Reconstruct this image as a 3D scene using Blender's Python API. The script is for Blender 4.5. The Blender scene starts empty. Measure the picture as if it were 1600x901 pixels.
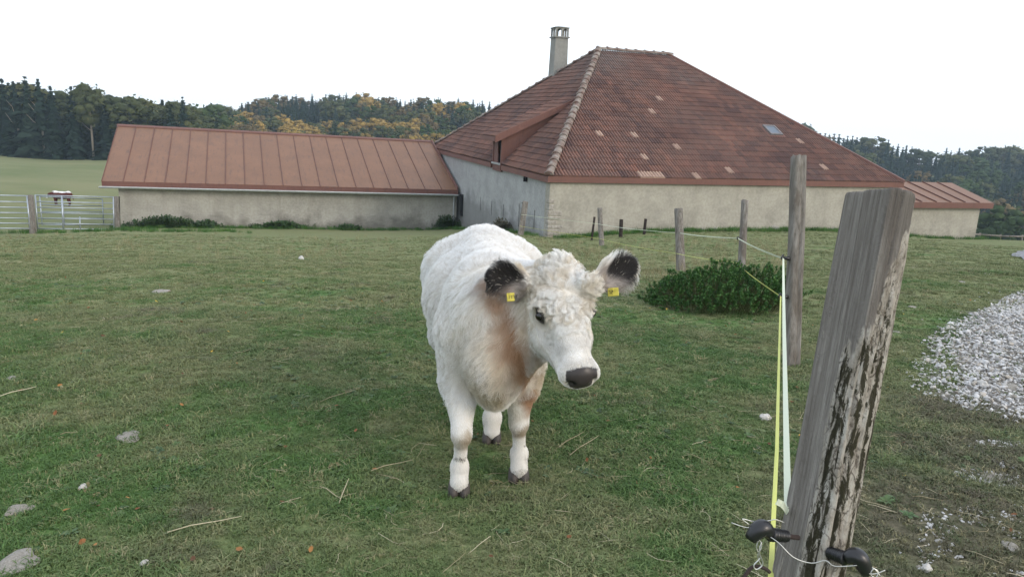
import bpy, bmesh, math, random
import numpy as np
from mathutils import Vector, Matrix, noise as mnoise

random.seed(7)
RNG = np.random.default_rng(7)
scene = bpy.context.scene
COL = scene.collection
R = math.radians

# ------------------------------------------------------------------ camera
PITCH, ROLL, FPX = 0.2263, 0.0436, 1165.2
EYE = np.array([0.0, 0.0, 1.65])
_cp, _sp, _cr, _sr = math.cos(PITCH), math.sin(PITCH), math.cos(ROLL), math.sin(ROLL)
FWD = np.array([0, _cp, -_sp])
_up0 = np.array([0, _sp, _cp]); _rt0 = np.array([1.0, 0, 0])
RT = _cr * _rt0 + _sr * _up0
UP = -_sr * _rt0 + _cr * _up0
cam_d = bpy.data.cameras.new('camera')
cam_d.sensor_width = 36.0
cam_d.lens = 36.0 * FPX / 1600.0
cam_d.clip_start = 0.05
cam_d.clip_end = 6000
cam = bpy.data.objects.new('camera', cam_d)
COL.objects.link(cam)
M = Matrix(((RT[0], UP[0], -FWD[0], EYE[0]), (RT[1], UP[1], -FWD[1], EYE[1]), (RT[2], UP[2], -FWD[2], EYE[2]), (0, 0, 0, 1)))
cam.matrix_world = M
scene.camera = cam


def at(px, py, d):
    """where a point of the survey photograph lies at depth d along the view axis"""
    return EYE + d * (FWD + RT * (px - 800) / FPX - UP * (py - 450.5) / FPX)


# ------------------------------------------------------------------ light
SUN_EL, SUN_AZ = R(24), R(128)          # azimuth clockwise from +Y (north)
world = bpy.data.worlds.new('World')
scene.world = world
world.use_nodes = True
wn = world.node_tree.nodes
wl = world.node_tree.links
wn.clear()
wo = wn.new('ShaderNodeOutputWorld')
bg = wn.new('ShaderNodeBackground')
sky = wn.new('ShaderNodeTexSky')
sky.sky_type = 'NISHITA'
sky.sun_disc = False
sky.sun_elevation = SUN_EL
sky.sun_rotation = SUN_AZ
sky.altitude = 1100
sky.air_density = 1.0
sky.dust_density = 6.0
sky.ozone_density = 1.0
ov = wn.new('ShaderNodeMix'); ov.data_type = 'RGBA'
ov.inputs[0].default_value = 0.6
ov.inputs[7].default_value = (9.2, 9.8, 10.6, 1)        # thin even cloud veil
wl.new(sky.outputs[0], ov.inputs[6])
wl.new(ov.outputs[2], bg.inputs[0])
bg.inputs[1].default_value = 0.135
wl.new(bg.outputs[0], wo.inputs[0])
sun_d = bpy.data.lights.new('sun', 'SUN')
sun_d.energy = 0.65
sun_d.angle = R(14)
sun_d.color = (1.0, 0.90, 0.78)
sun = bpy.data.objects.new('sun', sun_d)
COL.objects.link(sun)
_sd = Vector((math.sin(SUN_AZ) * math.cos(SUN_EL), math.cos(SUN_AZ) * math.cos(SUN_EL), math.sin(SUN_EL)))
sun.rotation_euler = _sd.to_track_quat('Z', 'Y').to_euler()
sun.location = (30, -30, 60)

vs = scene.view_settings
vs.view_transform = 'Standard'
vs.look = 'None'
vs.gamma = 1.0
vs.exposure = 0.6
scene.cycles.use_denoising = True
scene.cycles.max_bounces = 6
scene.cycles.volume_bounces = 1
scene.cycles.transparent_max_bounces = 8


# ------------------------------------------------------------------ helpers
def tag(o, label=None, cat=None, group=None, kind=None):
    if label: o['label'] = label
    if cat: o['category'] = cat
    if group: o['group'] = group
    if kind: o['kind'] = kind
    return o


def empty(name, loc, rz=0.0, label=None, cat=None, group=None):
    o = bpy.data.objects.new(name, None)
    o.empty_display_size = 0.2
    o.location = Vector([float(c) for c in loc])
    o.rotation_euler = (0, 0, rz)
    COL.objects.link(o)
    return tag(o, label, cat, group)


def link(name, me, parent=None, loc=None, rot=None):
    o = bpy.data.objects.new(name, me)
    COL.objects.link(o)
    if parent is not None: o.parent = parent
    if loc is not None: o.location = [float(c) for c in loc]
    if rot is not None: o.rotation_euler = rot
    return o


def mesh_np(name, V, F, mats=(), smooth=False, attrs=None, midx=None):
    """V (n,3); F (m,k) array or list of tuples"""
    me = bpy.data.meshes.new(name)
    if isinstance(F, np.ndarray):
        V = np.asarray(V, dtype=np.float32)
        n, k = F.shape
        me.vertices.add(len(V)); me.vertices.foreach_set('co', V.ravel())
        me.loops.add(n * k); me.loops.foreach_set('vertex_index', F.astype(np.int32).ravel())
        me.polygons.add(n)
        me.polygons.foreach_set('loop_start', np.arange(0, n * k, k, dtype=np.int32))
        try: me.polygons.foreach_set('loop_total', np.full(n, k, dtype=np.int32))
        except Exception: pass
    else:
        me.from_pydata([tuple(map(float, v)) for v in V], [], F)
    for m in mats: me.materials.append(m)
    if midx is not None: me.polygons.foreach_set('material_index', np.asarray(midx, dtype=np.int32))
    if smooth: me.polygons.foreach_set('use_smooth', np.ones(len(me.polygons), dtype=bool))
    if attrs:
        for an, (ty, dom, data) in attrs.items():
            a = me.attributes.new(an, ty, dom)
            key = 'color' if ty == 'FLOAT_COLOR' else ('vector' if ty == 'FLOAT_VECTOR' else 'value')
            a.data.foreach_set(key, np.asarray(data, dtype=np.float32).ravel())
    me.update(calc_edges=True)
    me.validate()
    return me


class MB:
    """collects boxes, tubes and polygons for one mesh"""
    def __init__(s): s.v = []; s.f = []; s.m = []
    def add(s, V, F, mi=0):
        b = len(s.v)
        s.v += [tuple(map(float, p)) for p in V]
        for f in F: s.f.append(tuple(b + i for i in f)); s.m.append(mi)
    def box(s, x0, y0, z0, x1, y1, z1, mi=0):
        V = [(x0, y0, z0), (x1, y0, z0), (x1, y1, z0), (x0, y1, z0), (x0, y0, z1), (x1, y0, z1), (x1, y1, z1), (x0, y1, z1)]
        s.hexa(V, mi)
    def hexa(s, V, mi=0):
        s.add(V, [(3, 2, 1, 0), (4, 5, 6, 7), (0, 1, 5, 4), (1, 2, 6, 5), (2, 3, 7, 6), (3, 0, 4, 7)], mi)
    def tube(s, pts, rad, n=8, mi=0, caps=True, squash=None):
        pts = [Vector([float(c) for c in p]) for p in pts]
        if not hasattr(rad, '__len__'): rad = [rad] * len(pts)
        rings = []
        ref = None
        for i, p in enumerate(pts):
            t = (pts[min(i + 1, len(pts) - 1)] - pts[max(i - 1, 0)]).normalized()
            if ref is None:
                ref = Vector((0, 0, 1)) if abs(t.z) < .9 else Vector((1, 0, 0))
            a = (ref - t * ref.dot(t)).normalized(); b = t.cross(a); ref = a
            rings.append([p + (a * math.cos(2 * math.pi * j / n) + b * math.sin(2 * math.pi * j / n)) * rad[i] for j in range(n)])
        V = [q for r_ in rings for q in r_]
        F = []
        for i in range(len(pts) - 1):
            for j in range(n):
                F.append((i * n + j, i * n + (j + 1) % n, (i + 1) * n + (j + 1) % n, (i + 1) * n + j))
        if caps:
            F.append(tuple(range(n - 1, -1, -1))); F.append(tuple((len(pts) - 1) * n + j for j in range(n)))
        s.add(V, F, mi)
    def mesh(s, name, mats, smooth=False):
        return mesh_np(name, s.v, s.f, mats if isinstance(mats, (list, tuple)) else [mats], smooth, midx=s.m)
    def build(s, name, mats, parent=None, smooth=False, loc=None):
        return link(name, s.mesh(name, mats, smooth), parent, loc)


def bevel(o, w=0.01, seg=1):
    bm = bmesh.new(); bm.from_mesh(o.data)
    bmesh.ops.bevel(bm, geom=bm.edges[:], offset=w, segments=seg, affect='EDGES', profile=0.6)
    bm.to_mesh(o.data); bm.free()
    return o


# ------------------------------------------------------------------ materials
class NT:
    def __init__(s, name, rough=0.8, spec=0.3):
        s.mat = bpy.data.materials.new(name); s.mat.use_nodes = True
        s.n = s.mat.node_tree.nodes; s.l = s.mat.node_tree.links
        s.b = s.n['Principled BSDF']
        s.b.inputs['Roughness'].default_value = rough
        s.b.inputs['Specular IOR Level'].default_value = spec
    def put(s, sock, val):
        if val is None: return
        if hasattr(val, 'is_linked') or hasattr(val, 'links'): s.l.new(val, sock)
        elif hasattr(val, '__len__') and len(val) == 3 and sock.type == 'RGBA': sock.default_value = (*val, 1)
        else: sock.default_value = val
    def coord(s, kind='Object', scale=(1, 1, 1), rot=(0, 0, 0)):
        if kind == 'World':
            src = s.n.new('ShaderNodeNewGeometry').outputs['Position']
        elif kind == 'Inst':
            src = s.n.new('ShaderNodeObjectInfo').outputs['Location']
        else:
            src = s.n.new('ShaderNodeTexCoord').outputs[kind]
        mp = s.n.new('ShaderNodeMapping')
        mp.inputs['Scale'].default_value = scale; mp.inputs['Rotation'].default_value = rot
        s.l.new(src, mp.inputs[0]); return mp.outputs[0]
    def noise(s, co, scale=5, detail=4, rough=.55, dist=0, out=0):
        t = s.n.new('ShaderNodeTexNoise'); s.l.new(co, t.inputs['Vector'])
        t.inputs['Scale'].default_value = scale; t.inputs['Detail'].default_value = detail
        t.inputs['Roughness'].default_value = rough; t.inputs['Distortion'].default_value = dist
        return t.outputs[out]
    def voro(s, co, scale=5, feature='F1', out=0):
        t = s.n.new('ShaderNodeTexVoronoi'); t.feature = feature; s.l.new(co, t.inputs['Vector'])
        t.inputs['Scale'].default_value = scale; return t.outputs[out]
    def ramp(s, fac, stops, interp='LINEAR'):
        t = s.n.new('ShaderNodeValToRGB'); s.put(t.inputs[0], fac); e = t.color_ramp.elements
        t.color_ramp.interpolation = interp
        while len(e) < len(stops): e.new(0.5)
        for i, (p, c) in enumerate(stops):
            e[i].position = p
            e[i].color = (*c, 1) if hasattr(c, '__len__') else (c, c, c, 1)
        return t.outputs[0]
    def mix(s, fac, a, b, mode='MIX'):
        t = s.n.new('ShaderNodeMix'); t.data_type = 'RGBA'; t.blend_type = mode
        s.put(t.inputs[0], fac); s.put(t.inputs[6], a); s.put(t.inputs[7], b); return t.outputs[2]
    def math(s, op, a, b=0.0, clamp=False):
        t = s.n.new('ShaderNodeMath'); t.operation = op; t.use_clamp = clamp
        s.put(t.inputs[0], a); s.put(t.inputs[1], b); return t.outputs[0]
    def attr(s, name, out='Color', kind='GEOMETRY'):
        t = s.n.new('ShaderNodeAttribute'); t.attribute_name = name; t.attribute_type = kind; return t.outputs[out]
    def rand(s): return s.n.new('ShaderNodeObjectInfo').outputs['Random']
    def bump(s, h, strength=.3, dist=.01):
        t = s.n.new('ShaderNodeBump'); t.inputs['Strength'].default_value = strength; t.inputs['Distance'].default_value = dist
        s.l.new(h, t.inputs['Height']); s.l.new(t.outputs[0], s.b.inputs['Normal'])
    def color(s, c): s.put(s.b.inputs['Base Color'], c); return s.mat


def plain(name, c, rough=.7, spec=.3, metal=0.0, var=.25, scale=6):
    m = NT(name, rough, spec)
    co = m.coord('Object')
    n = m.noise(co, scale, 5)
    lo = tuple(x * (1 - var) for x in c); hi = tuple(min(1, x * (1 + var)) for x in c)
    m.b.inputs['Metallic'].default_value = metal
    return m.color(m.ramp(n, [(.3, lo), (.7, hi)]))


BARE = [((1.75, 2.5, .2), .85), ((2.3, 3.1, .2), .7), ((2.6, 3.95, .1), .6)]


def field_colour(m, co):
    """the pasture's patches: green turf, dry thatch, worn soil (position based)"""
    big = m.noise(co, .55, 4, .6)
    mid = m.noise(co, 2.6, 5, .6)
    fine = m.noise(co, 38, 4, .65)
    green = m.ramp(fine, [(.3, (.046, .092, .026)), (.55, (.086, .160, .046)), (.75, (.135, .205, .072))])
    dry = m.ramp(fine, [(.3, (.120, .140, .060)), (.6, (.210, .220, .108)), (.8, (.32, .31, .185))])
    soil = m.ramp(fine, [(.3, (.070, .058, .041)), (.7, (.165, .140, .104))])
    w = m.math('ADD', m.math('MULTIPLY', big, .6), m.math('MULTIPLY', mid, .4))
    sp_ = m.n.new('ShaderNodeSeparateXYZ'); m.l.new(co, sp_.inputs[0])
    bank = m.math('MULTIPLY', m.math('SUBTRACT', sp_.outputs[1], 5.5), .014, True)
    bank = m.math('MINIMUM', bank, .10)
    c = m.mix(m.ramp(m.math('ADD', w, bank), [(.445, 0), (.56, .9)]), green, dry)
    s_ = m.noise(co, 1.35, 5, .7)
    c = m.mix(m.ramp(s_, [(.57, 0), (.68, .85)]), c, soil)
    # trodden bare earth beside the gravel
    for ctr, rad in BARE:
        v = m.n.new('ShaderNodeVectorMath'); v.operation = 'DISTANCE'; m.l.new(co, v.inputs[0]); v.inputs[1].default_value = ctr
        dd = m.math('ADD', v.outputs['Value'], m.math('MULTIPLY', m.math('SUBTRACT', mid, .5), 1.1))
        c = m.mix(m.ramp(m.math('MULTIPLY', dd, 1 / rad), [(.45, .85), (1.0, 0)]), c, soil)
    return c


# ------------------------------------------------------------------ site survey: house frame and terrain
HA = np.array([1.3218, 31.3330, -0.9629]); HAZ = 0.32455
HU = np.array([math.cos(HAZ), math.sin(HAZ), 0]); HV = np.array([-math.sin(HAZ), math.cos(HAZ), 0]); KZ = np.array([0, 0, 1.0])
HW, HD, HR, HU1 = 18.77, 23.31, 6.49, 7.11


def H(u, v, z): return HA + HU * u + HV * v + KZ * z


ctrl = []
def cp(p): ctrl.append([float(c) for c in p])
for x in (-6, -3, 0, 3, 6): cp((x, -1.5, 0.02))
for p in [(-12, -8, .0), (12, -8, .3), (0, -14, .2), (0, 0, 0), (2.2, 1.2, .05), (3.6, 2.0, .12), (-2.5, 1.0, .02), (-6, 3.0, -.02), (-14, 4, -.3), (14, 4, .3)]: cp(p)
for px, py, d in [(0, 901, 2.55), (400, 901, 2.5), (800, 901, 2.47), (1200, 901, 2.45), (1600, 901, 2.42), (716, 772, 3.3), (810, 750, 3.43), (768, 690, 3.83),
                  (1235, 575, 5.3), (1130, 480, 8.0), (1064, 425, 15.3), (939, 384, 27), (813, 368, 28), (1440, 540, 6.05), (1600, 460, 9.3), (1600, 620, 4.65),
                  (0, 600, 4.3), (400, 600, 4.5), (0, 480, 6.7), (400, 470, 7.2), (700, 470, 7.4), (0, 400, 15), (400, 405, 15), (700, 408, 15.2),
                  (0, 380, 25), (350, 385, 25), (640, 390, 25), (52, 364, 37), (185, 357, 39.5), (-150, 362, 37), (0, 322, 52), (97, 322, 58),
                  (1300, 420, 13), (1450, 420, 13.5), (1600, 405, 20), (1420, 385, 26), (1600, 388, 32), (1600, 379, 48), (1750, 380, 44), (1750, 470, 9), (-200, 480, 6.5)]:
    cp(at(px, py, d))
for u, v, z in [(0, 0, -2.32), (4.4, 0, -2.07), (9, 0, -2.09), (15.2, 0, -2.14), (0, 7, -3.1), (0, 14.1, -4.11), (18.9, 0, -2.4), (24, 2.7, -3.02), (27.6, 2.7, -3.12),
                (-10, 15.4, -4.25), (-18.7, 15.4, -4.22), (-24, 15.5, -4.3), (-10, 24, -5.0), (-19, 24, -5.0), (10, 24, -4.5), (27, 14, -4.2), (24, 24, -5), (10, 12, -3.5)]:
    cp(H(u, v, z))
# far relief: left meadow and wood edge, the valleys and the wooded hills
for x, y, z in [(-94, 150, -10.5), (-60, 120, -8.6), (-120, 125, -8.4), (-60, 152, -11), (-130, 190, -12), (-45, 75, -6.9), (-75, 80, -6.5), (-25, 75, -8),
                (-60, 230, -11), (-20, 200, -12), (20, 220, -12), (-20, 300, -.5), (40, 300, -1), (-70, 300, -1.5), (-100, 300, -4), (-20, 250, -7), (0, 400, -12), (-150, 350, -16), (60, 400, -14),
                (10, 120, -13), (40, 130, -18), (60, 100, -14), (80, 140, -22), (110, 150, -24), (75, 200, -22), (130, 220, -21), (110, 320, -12), (190, 330, -13), (150, 270, -17), (160, 420, -26),
                (50, 62, -8.5), (75, 60, -10), (300, 250, -24), (300, 500, -40), (0, 700, -60), (0, 500, -25), (-400, 500, -50), (400, 700, -60), (-400, 150, -22), (-250, 300, -24), (-300, 0, 0), (300, 0, -8), (0, -300, 4),
                (-300, -300, 4), (300, -300, 2), (0, 1000, -90), (-800, 600, -60), (800, 600, -60), (-900, -500, 4), (900, -500, 0), (0, -1000, 4)]:
    cp((x, y, z))
ctrl = np.array(ctrl)


def _warp(P):
    r = np.linalg.norm(P, axis=1, keepdims=True) + 1e-9
    return P / r * np.log1p(r / 5.0)


_cw = _warp(ctrl[:, :2])
def _phi(d2): return 0.5 * d2 * np.log(d2 + 1e-12)
_n = len(ctrl)
_d2 = ((_cw[:, None] - _cw[None]) ** 2).sum(-1)
_K = np.zeros((_n + 3, _n + 3)); _K[:_n, :_n] = _phi(_d2) + np.eye(_n) * 2e-3
_K[:_n, _n] = 1; _K[:_n, _n + 1:] = _cw; _K[_n, :_n] = 1; _K[_n + 1:, :_n] = _cw.T
_w = np.linalg.solve(_K, np.concatenate([ctrl[:, 2], [0, 0, 0]]))


def ground_z(x, y, bumps=True):
    P = np.stack([np.atleast_1d(np.asarray(x, float)).ravel(), np.atleast_1d(np.asarray(y, float)).ravel()], 1)
    out = np.zeros(len(P))
    for i in range(0, len(P), 20000):
        q = _warp(P[i:i + 20000])
        d2 = ((q[:, None] - _cw[None]) ** 2).sum(-1)
        out[i:i + 20000] = _phi(d2) @ _w[:_n] + _w[_n] + q @ _w[_n + 1:]
    if bumps:
        r = np.hypot(P[:, 0], P[:, 1])
        a = np.clip(r / 12, .25, 1.0)
        out += a * (.030 * np.sin(P[:, 0] * 1.3 + 1.7 * np.sin(P[:, 1] * .8)) * np.cos(P[:, 1] * 1.1 + .5) + .018 * np.sin(P[:, 0] * 3.7 + 2 * np.sin(P[:, 1] * 2.1)) * np.sin(P[:, 1] * 3.1 + P[:, 0]))
    return out


def gz(x, y): return float(ground_z(x, y)[0])
def on_ground(px, py, d0=3.0):
    """point of the terrain seen at a survey pixel (march along the line of sight)"""
    dirv = FWD + RT * (px - 800) / FPX - UP * (py - 450.5) / FPX
    ds = np.concatenate([np.linspace(1.6, 12, 500), np.linspace(12, 70, 600)])
    P = EYE[None] + ds[:, None] * dirv[None]
    g = ground_z(P[:, 0], P[:, 1])
    k = np.argmax(P[:, 2] < g)
    p = P[k].copy(); p[2] = g[k]; return p


def _axis(neg, pos, n0, far):
    a = [0.0]; st = n0
    while a[-1] < far: a.append(a[-1] + st); st = max(n0, a[-1] * .035)
    a = np.array(a); return np.concatenate([-a[::-1][:-1], a])
_ax = _axis(0, 0, .16, 900)
_ay = _ax
_gx, _gy = np.meshgrid(_ax, _ay)
_zz = ground_z(_gx.ravel(), _gy.ravel())
_V = np.stack([_gx.ravel(), _gy.ravel(), _zz], 1)
_nx, _ny = len(_ax), len(_ay)
_i = (np.arange(_ny - 1)[:, None] * _nx + np.arange(_nx - 1)[None]).ravel()
_F = np.stack([_i, _i + 1, _i + _nx + 1, _i + _nx], 1)

gm = NT('pasture_ground', .95, .1)
_co = gm.coord('World')
_near = field_colour(gm, _co)
_sep = gm.n.new('ShaderNodeSeparateXYZ'); gm.l.new(_co, _sep.inputs[0])
_farn = gm.noise(_co, .09, 4, .6)
_farc = gm.ramp(_farn, [(.35, (.125, .155, .062)), (.65, (.195, .20, .098))])
_farf = gm.mix(gm.ramp(gm.noise(_co, 1.1, 5, .7), [(.35, 0), (.7, .5)]), _farc, (.19, .175, .10))
_dist = gm.math('MULTIPLY', gm.math('SUBTRACT', _sep.outputs[1], 30), 1 / 18.0, True)
_grv = gm.math('ADD', gm.attr('gravelly', 'Fac'), gm.math('MULTIPLY', gm.math('SUBTRACT', gm.noise(_co, 3.5, 5, .7), .5), 1.1))
_dust = gm.ramp(gm.noise(_co, 60, 4, .7), [(.3, (.11, .098, .080)), (.7, (.27, .255, .23))])
gm.color(gm.mix(gm.ramp(_grv, [(.35, 0), (.65, 1)]), gm.mix(_dist, _near, _farf), _dust))
gm.bump(gm.noise(_co, 30, 5, .7), .6, .03)
ground = link('ground', mesh_np('ground', _V, _F, [gm.mat], True))
tag(ground, kind='structure')

# ------------------------------------------------------------------ shared building materials
def stucco(name, c, stain, base_dark=.5):
    m = NT(name, .92, .15)
    co = m.coord('Object')
    n = m.noise(co, 1.1, 6, .62); n2 = m.noise(co, 9, 5, .6)
    c0 = m.ramp(n, [(.3, tuple(x * .80 for x in c)), (.55, c), (.8, tuple(min(1, x * 1.12) for x in c))])
    cs = m.coord('Object', (1.6, 1.6, .28))
    streak = m.ramp(m.noise(cs, 1.6, 5, .6), [(.50, 0), (.72, .35)])
    c1 = m.mix(streak, c0, stain)
    hz = m.n.new('ShaderNodeSeparateXYZ'); m.l.new(co, hz.inputs[0])
    # damp line rising from the soil, ragged
    h = m.math('ADD', hz.outputs[2], m.math('MULTIPLY', m.math('SUBTRACT', n, .5), 2.4))
    damp = m.ramp(h, [(.0, base_dark), (.75, 0)])
    c2 = m.mix(damp, c1, tuple(x * .42 for x in stain))
    c3 = m.mix(m.ramp(n2, [(.35, .22), (.6, 0)]), c2, (.12, .11, .09))
    m.bump(m.noise(co, 26, 6, .7), .5, .02)
    return m.color(c3)


M_wall = stucco('lime_render', (.385, .365, .31), (.29, .27, .22), .25)
M_wall_l = stucco('grey_render', (.37, .375, .37), (.26, .26, .25), .5)
M_wall_s = stucco('shed_render', (.39, .375, .33), (.26, .24, .20), .6)


def painted_metal(name, c, dark, rough=.55):
    m = NT(name, rough, .35)
    co = m.coord('Object')
    n = m.noise(co, .7, 5, .65); n2 = m.noise(co, 14, 4, .6)
    r_ = m.rand()
    a = m.ramp(n, [(.3, tuple(x * .86 for x in c)), (.7, tuple(x * 1.1 for x in c))])
    a = m.mix(m.math('MULTIPLY', r_, .28), a, tuple(x * .72 for x in c))
    cs = m.coord('Object', (3.0, .55, .55))
    st = m.ramp(m.noise(cs, 2.2, 6, .68), [(.53, 0), (.68, .7)])
    a = m.mix(st, a, dark)
    ch_ = m.noise(m.coord('Object', (1.6, 1.2, 1.2)), 2.4, 7, .75)
    a = m.mix(m.ramp(ch_, [(.60, 0), (.66, .75)]), a, tuple(x * 1.28 for x in c))
    a = m.mix(m.ramp(m.noise(co, 6, 6, .75), [(.62, 0), (.70, .7)]), a, dark)
    a = m.mix(m.ramp(n2, [(.30, .35), (.45, 0)]), a, tuple(x * 1.35 for x in c))
    m.bump(m.noise(co, 3, 3), .08, .02)
    return m.color(a)


M_sheet = painted_metal('rust_red_sheet', (.190, .094, .050), (.100, .058, .042))
M_board = painted_metal('brown_board', (.150, .068, .052), (.09, .045, .038), .65)
M_gutter = plain('zinc', (.46, .48, .49), .5, .4, .3, .15)
M_dark = plain('dark_opening', (.012, .011, .011), .9, .1)
M_black = plain('black_plastic', (.012, .012, .014), .32, .5, 0, .2, 30)
M_under = plain('roof_underlay', (.05, .03, .026), .95, .1)

tm = NT('clay_tile', .85, .25)
_tc = tm.attr('tint', 'Fac')
_oc = tm.coord('World')
_tn = tm.noise(_oc, 5, 5, .65)
_base = tm.ramp(_tc, [(0.0, (.046, .032, .031)), (.25, (.095, .050, .043)), (.5, (.152, .078, .058)), (.7, (.188, .092, .067)), (.88, (.245, .112, .076)), (.93, (.19, .092, .070)), (.96, (.40, .27, .205)), (1.0, (.46, .32, .245))])
_base = tm.mix(tm.ramp(_tn, [(.42, 0), (.7, .35)]), _base, (.062, .043, .040))
_sz = tm.n.new('ShaderNodeSeparateXYZ'); tm.l.new(_oc, _sz.inputs[0])
_lich = tm.math('MULTIPLY', tm.ramp(tm.noise(_oc, .35, 4, .6), [(.35, 0), (.68, 1)]), tm.ramp(tm.noise(_oc, 7, 5, .7), [(.35, .0), (.60, .85)]))
_top = tm.math('MULTIPLY', tm.math('SUBTRACT', _sz.outputs[2], 3.0), .3, True)
_base = tm.mix(tm.math('MULTIPLY', _lich, tm.math('ADD', _top, .35), True), _base, (.17, .15, .135))
tm.bump(tm.noise(_oc, 60, 4, .6), .25, .01)
tm.color(_base)
M_tile = tm.mat

rm = NT('ridge_tile_clay', .9, .2)
_oc = rm.coord('World')
_b = rm.ramp(rm.noise(_oc, 3.0, 5, .7), [(.35, (.13, .075, .060)), (.5, (.215, .175, .150)), (.62, (.30, .275, .245)), (.75, (.11, .095, .085))])
rm.bump(rm.noise(_oc, 30, 5, .7), .5, .02)
rm.color(rm.mix(rm.math('MULTIPLY', rm.rand(), .35), _b, (.12, .07, .055)))
M_ridge = rm.mat

sm_ = NT('field_stone', .9, .2)
_oc = sm_.coord('Object')
_s = sm_.ramp(sm_.noise(_oc, 9, 6, .7), [(.3, (.20, .185, .16)), (.55, (.36, .34, .305)), (.75, (.50, .48, .44))])
sm_.bump(sm_.noise(_oc, 22, 6, .7), .6, .02)
sm_.color(sm_.mix(sm_.math('MULTIPLY', sm_.rand(), .4), _s, (.27, .235, .19)))
M_stone = sm_.mat


def rock_mesh(name, seed, sub=2, flat=.7, mat=None):
    bm = bmesh.new(); bmesh.ops.create_icosphere(bm, subdivisions=sub, radius=1)
    o = Vector((seed * 7.3, seed * 3.1, seed))
    for v in bm.verts:
        d = 1 + .42 * mnoise.noise(v.co * 1.1 + o) + .18 * mnoise.noise(v.co * 2.6 + o)
        v.co = v.co * d; v.co.z *= flat
    me = bpy.data.meshes.new(name); bm.to_mesh(me); bm.free()
    me.materials.append(mat or M_stone)
    return me


# ------------------------------------------------------------------ farmhouse
LIFT = 2.40                               # local z 0 = soil at the near corner
house = empty('farmhouse', H(0, 0, -LIFT), HAZ, 'large stone farmhouse with a steep hipped roof of weathered red-brown tiles', 'farmhouse')
IN = .14
w = MB()
E0, B0 = LIFT, -2.3
T = .28
def wall_prism(mb, pts, zt, zb, mi=0):
    n = len(pts)
    V = [(x, y, zb) for x, y in pts] + [(x, y, zt) for x, y in pts]
    F = [(i, (i + 1) % n, n + (i + 1) % n, n + i) for i in range(n)]
    mb.add(V, F, mi)
# front (towards the camera) and left wall as slabs butted end to end
fw = MB(); fw.box(IN, IN, -1.2, HW - IN, IN + .5, E0 - .02)
fw.build('wall', M_wall, house)
# left wall with the five loopholes cut through and the dormer breast above it
SL = [(10.70, -1.83, -2.58), (8.55, -1.80, -2.55), (6.45, -1.70, -2.45), (4.0, -1.40, -2.48), (1.88, -1.41, -2.25)]
SL = [(v, zt_ + LIFT, zb_ + LIFT) for v, zt_, zb_ in sorted(SL)]
lw = MB(); x0, x1 = IN, IN + .5; y = IN + .5
for v, zt_, zb_ in SL:
    lw.box(x0, y, B0, x1, v - .055, E0 - .02)
    lw.box(x0, v - .055, B0, x1, v + .055, zb_); lw.box(x0, v - .055, zt_, x1, v + .055, E0 - .02)
    y = v + .055
lw.box(x0, y, B0, x1, HD - IN, E0 - .02)
lw.build('wall', M_wall_l, house)
bw = MB(); bw.box(IN, HD - IN - .5, B0 - .5, HW - IN, HD - IN, E0 - .02) ; bw.box(HW - IN - .5, IN + .5, B0, HW - IN, HD - IN - .5, E0 - .02)
bw.build('wall', M_wall, house)
for v, zt_, zb_ in SL:
    s = MB(); s.box(x0 + .22, v - .054, zb_ + .002, x0 + .26, v + .054, zt_ - .002)
    s.build('loophole', M_dark, house)
# quoin stones of the near corner where the render has fallen off
zz = -.35; k = 0
while zz < 1.55:
    hh = random.uniform(.16, .30); ln = random.choice([.45, .3, .62]) * random.uniform(.8, 1.15)
    q = MB(); a, b = IN - .018 - random.random() * .012, random.uniform(.07, .18)
    q.box(a, a, zz, a + ln, a + b + .16, zz + hh - .025)
    o = q.build('quoin_stone', M_stone, house); bevel(o, .03, 1)
    for v_ in o.data.vertices: v_.co += Vector((random.uniform(-.012, .012), random.uniform(-.012, .012), random.uniform(-.012, .012)))
    zz += hh; k += 1
# rubble showing at the foot of the front wall
rocks = [rock_mesh('rubble%d' % i, i + 1, 2, .8) for i in range(5)]
x = 3.0
while x < 18:
    o = link('foot_stone', rocks[k % 5], house, (x, IN - .02, .18 + random.uniform(-.03, .09) + .005 * x), (random.random(), random.random(), random.random() * 6))
    s = random.uniform(.10, .21); o.scale = (s * 1.3, s * .55, s); x += random.uniform(.3, .75); k += 1
tag(bevel(MB() and (lambda m: (m.box(2.9, -.55, -.05, 7.0, .1, .19), m.build('foot_slab', M_stone, house))[1])(MB()), .03, 1))

# roof: underlay shell, tiles, hips
ZT = LIFT + .24                            # tile plane at the eave
HRT = HR - .24 + LIFT                      # ridge height of that plane is ZT + HRR
HRR = HR - .24
P00, P10, P11, P01 = (0, 0), (HW, 0), (HW, HD), (0, HD)
RL, RR = (HU1, HD / 2), (HW - HU1, HD / 2)
DV0, DV1 = 6.75, 9.15                      # dormer roof span along the left eave
rf = MB()
zb = ZT - .03
V = [(0, 0, zb), (HW, 0, zb), (HW, HD, zb), (0, HD, zb), (*RL, zb + HRR), (*RR, zb + HRR)]
# left slope is left open under the dormer (between its cheeks)
dzs = lambda u: zb + u * HRR / HU1
rf.add(V, [(0, 1, 5, 4), (1, 2, 5), (2, 3, 4, 5)])
DA, DB = 6.75, 8.25
ub = 2.2
rf.add([(0, 0, zb), (0, DA, zb), (ub, DA, dzs(ub)), (ub, DB, dzs(ub)), (0, DB, zb), (0, HD, zb), (*RL, zb + HRR)],
       [(0, 6, 2, 1), (2, 6, 3), (3, 6, 5, 4)])
# soffit of the eaves
rf.add([(0, 0, LIFT + .004), (HW, 0, LIFT + .004), (HW, HD, LIFT + .004), (0, HD, LIFT + .004)], [(3, 2, 1, 0)])
roof = rf.build('roof', M_under, house)

NR = 27
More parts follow.
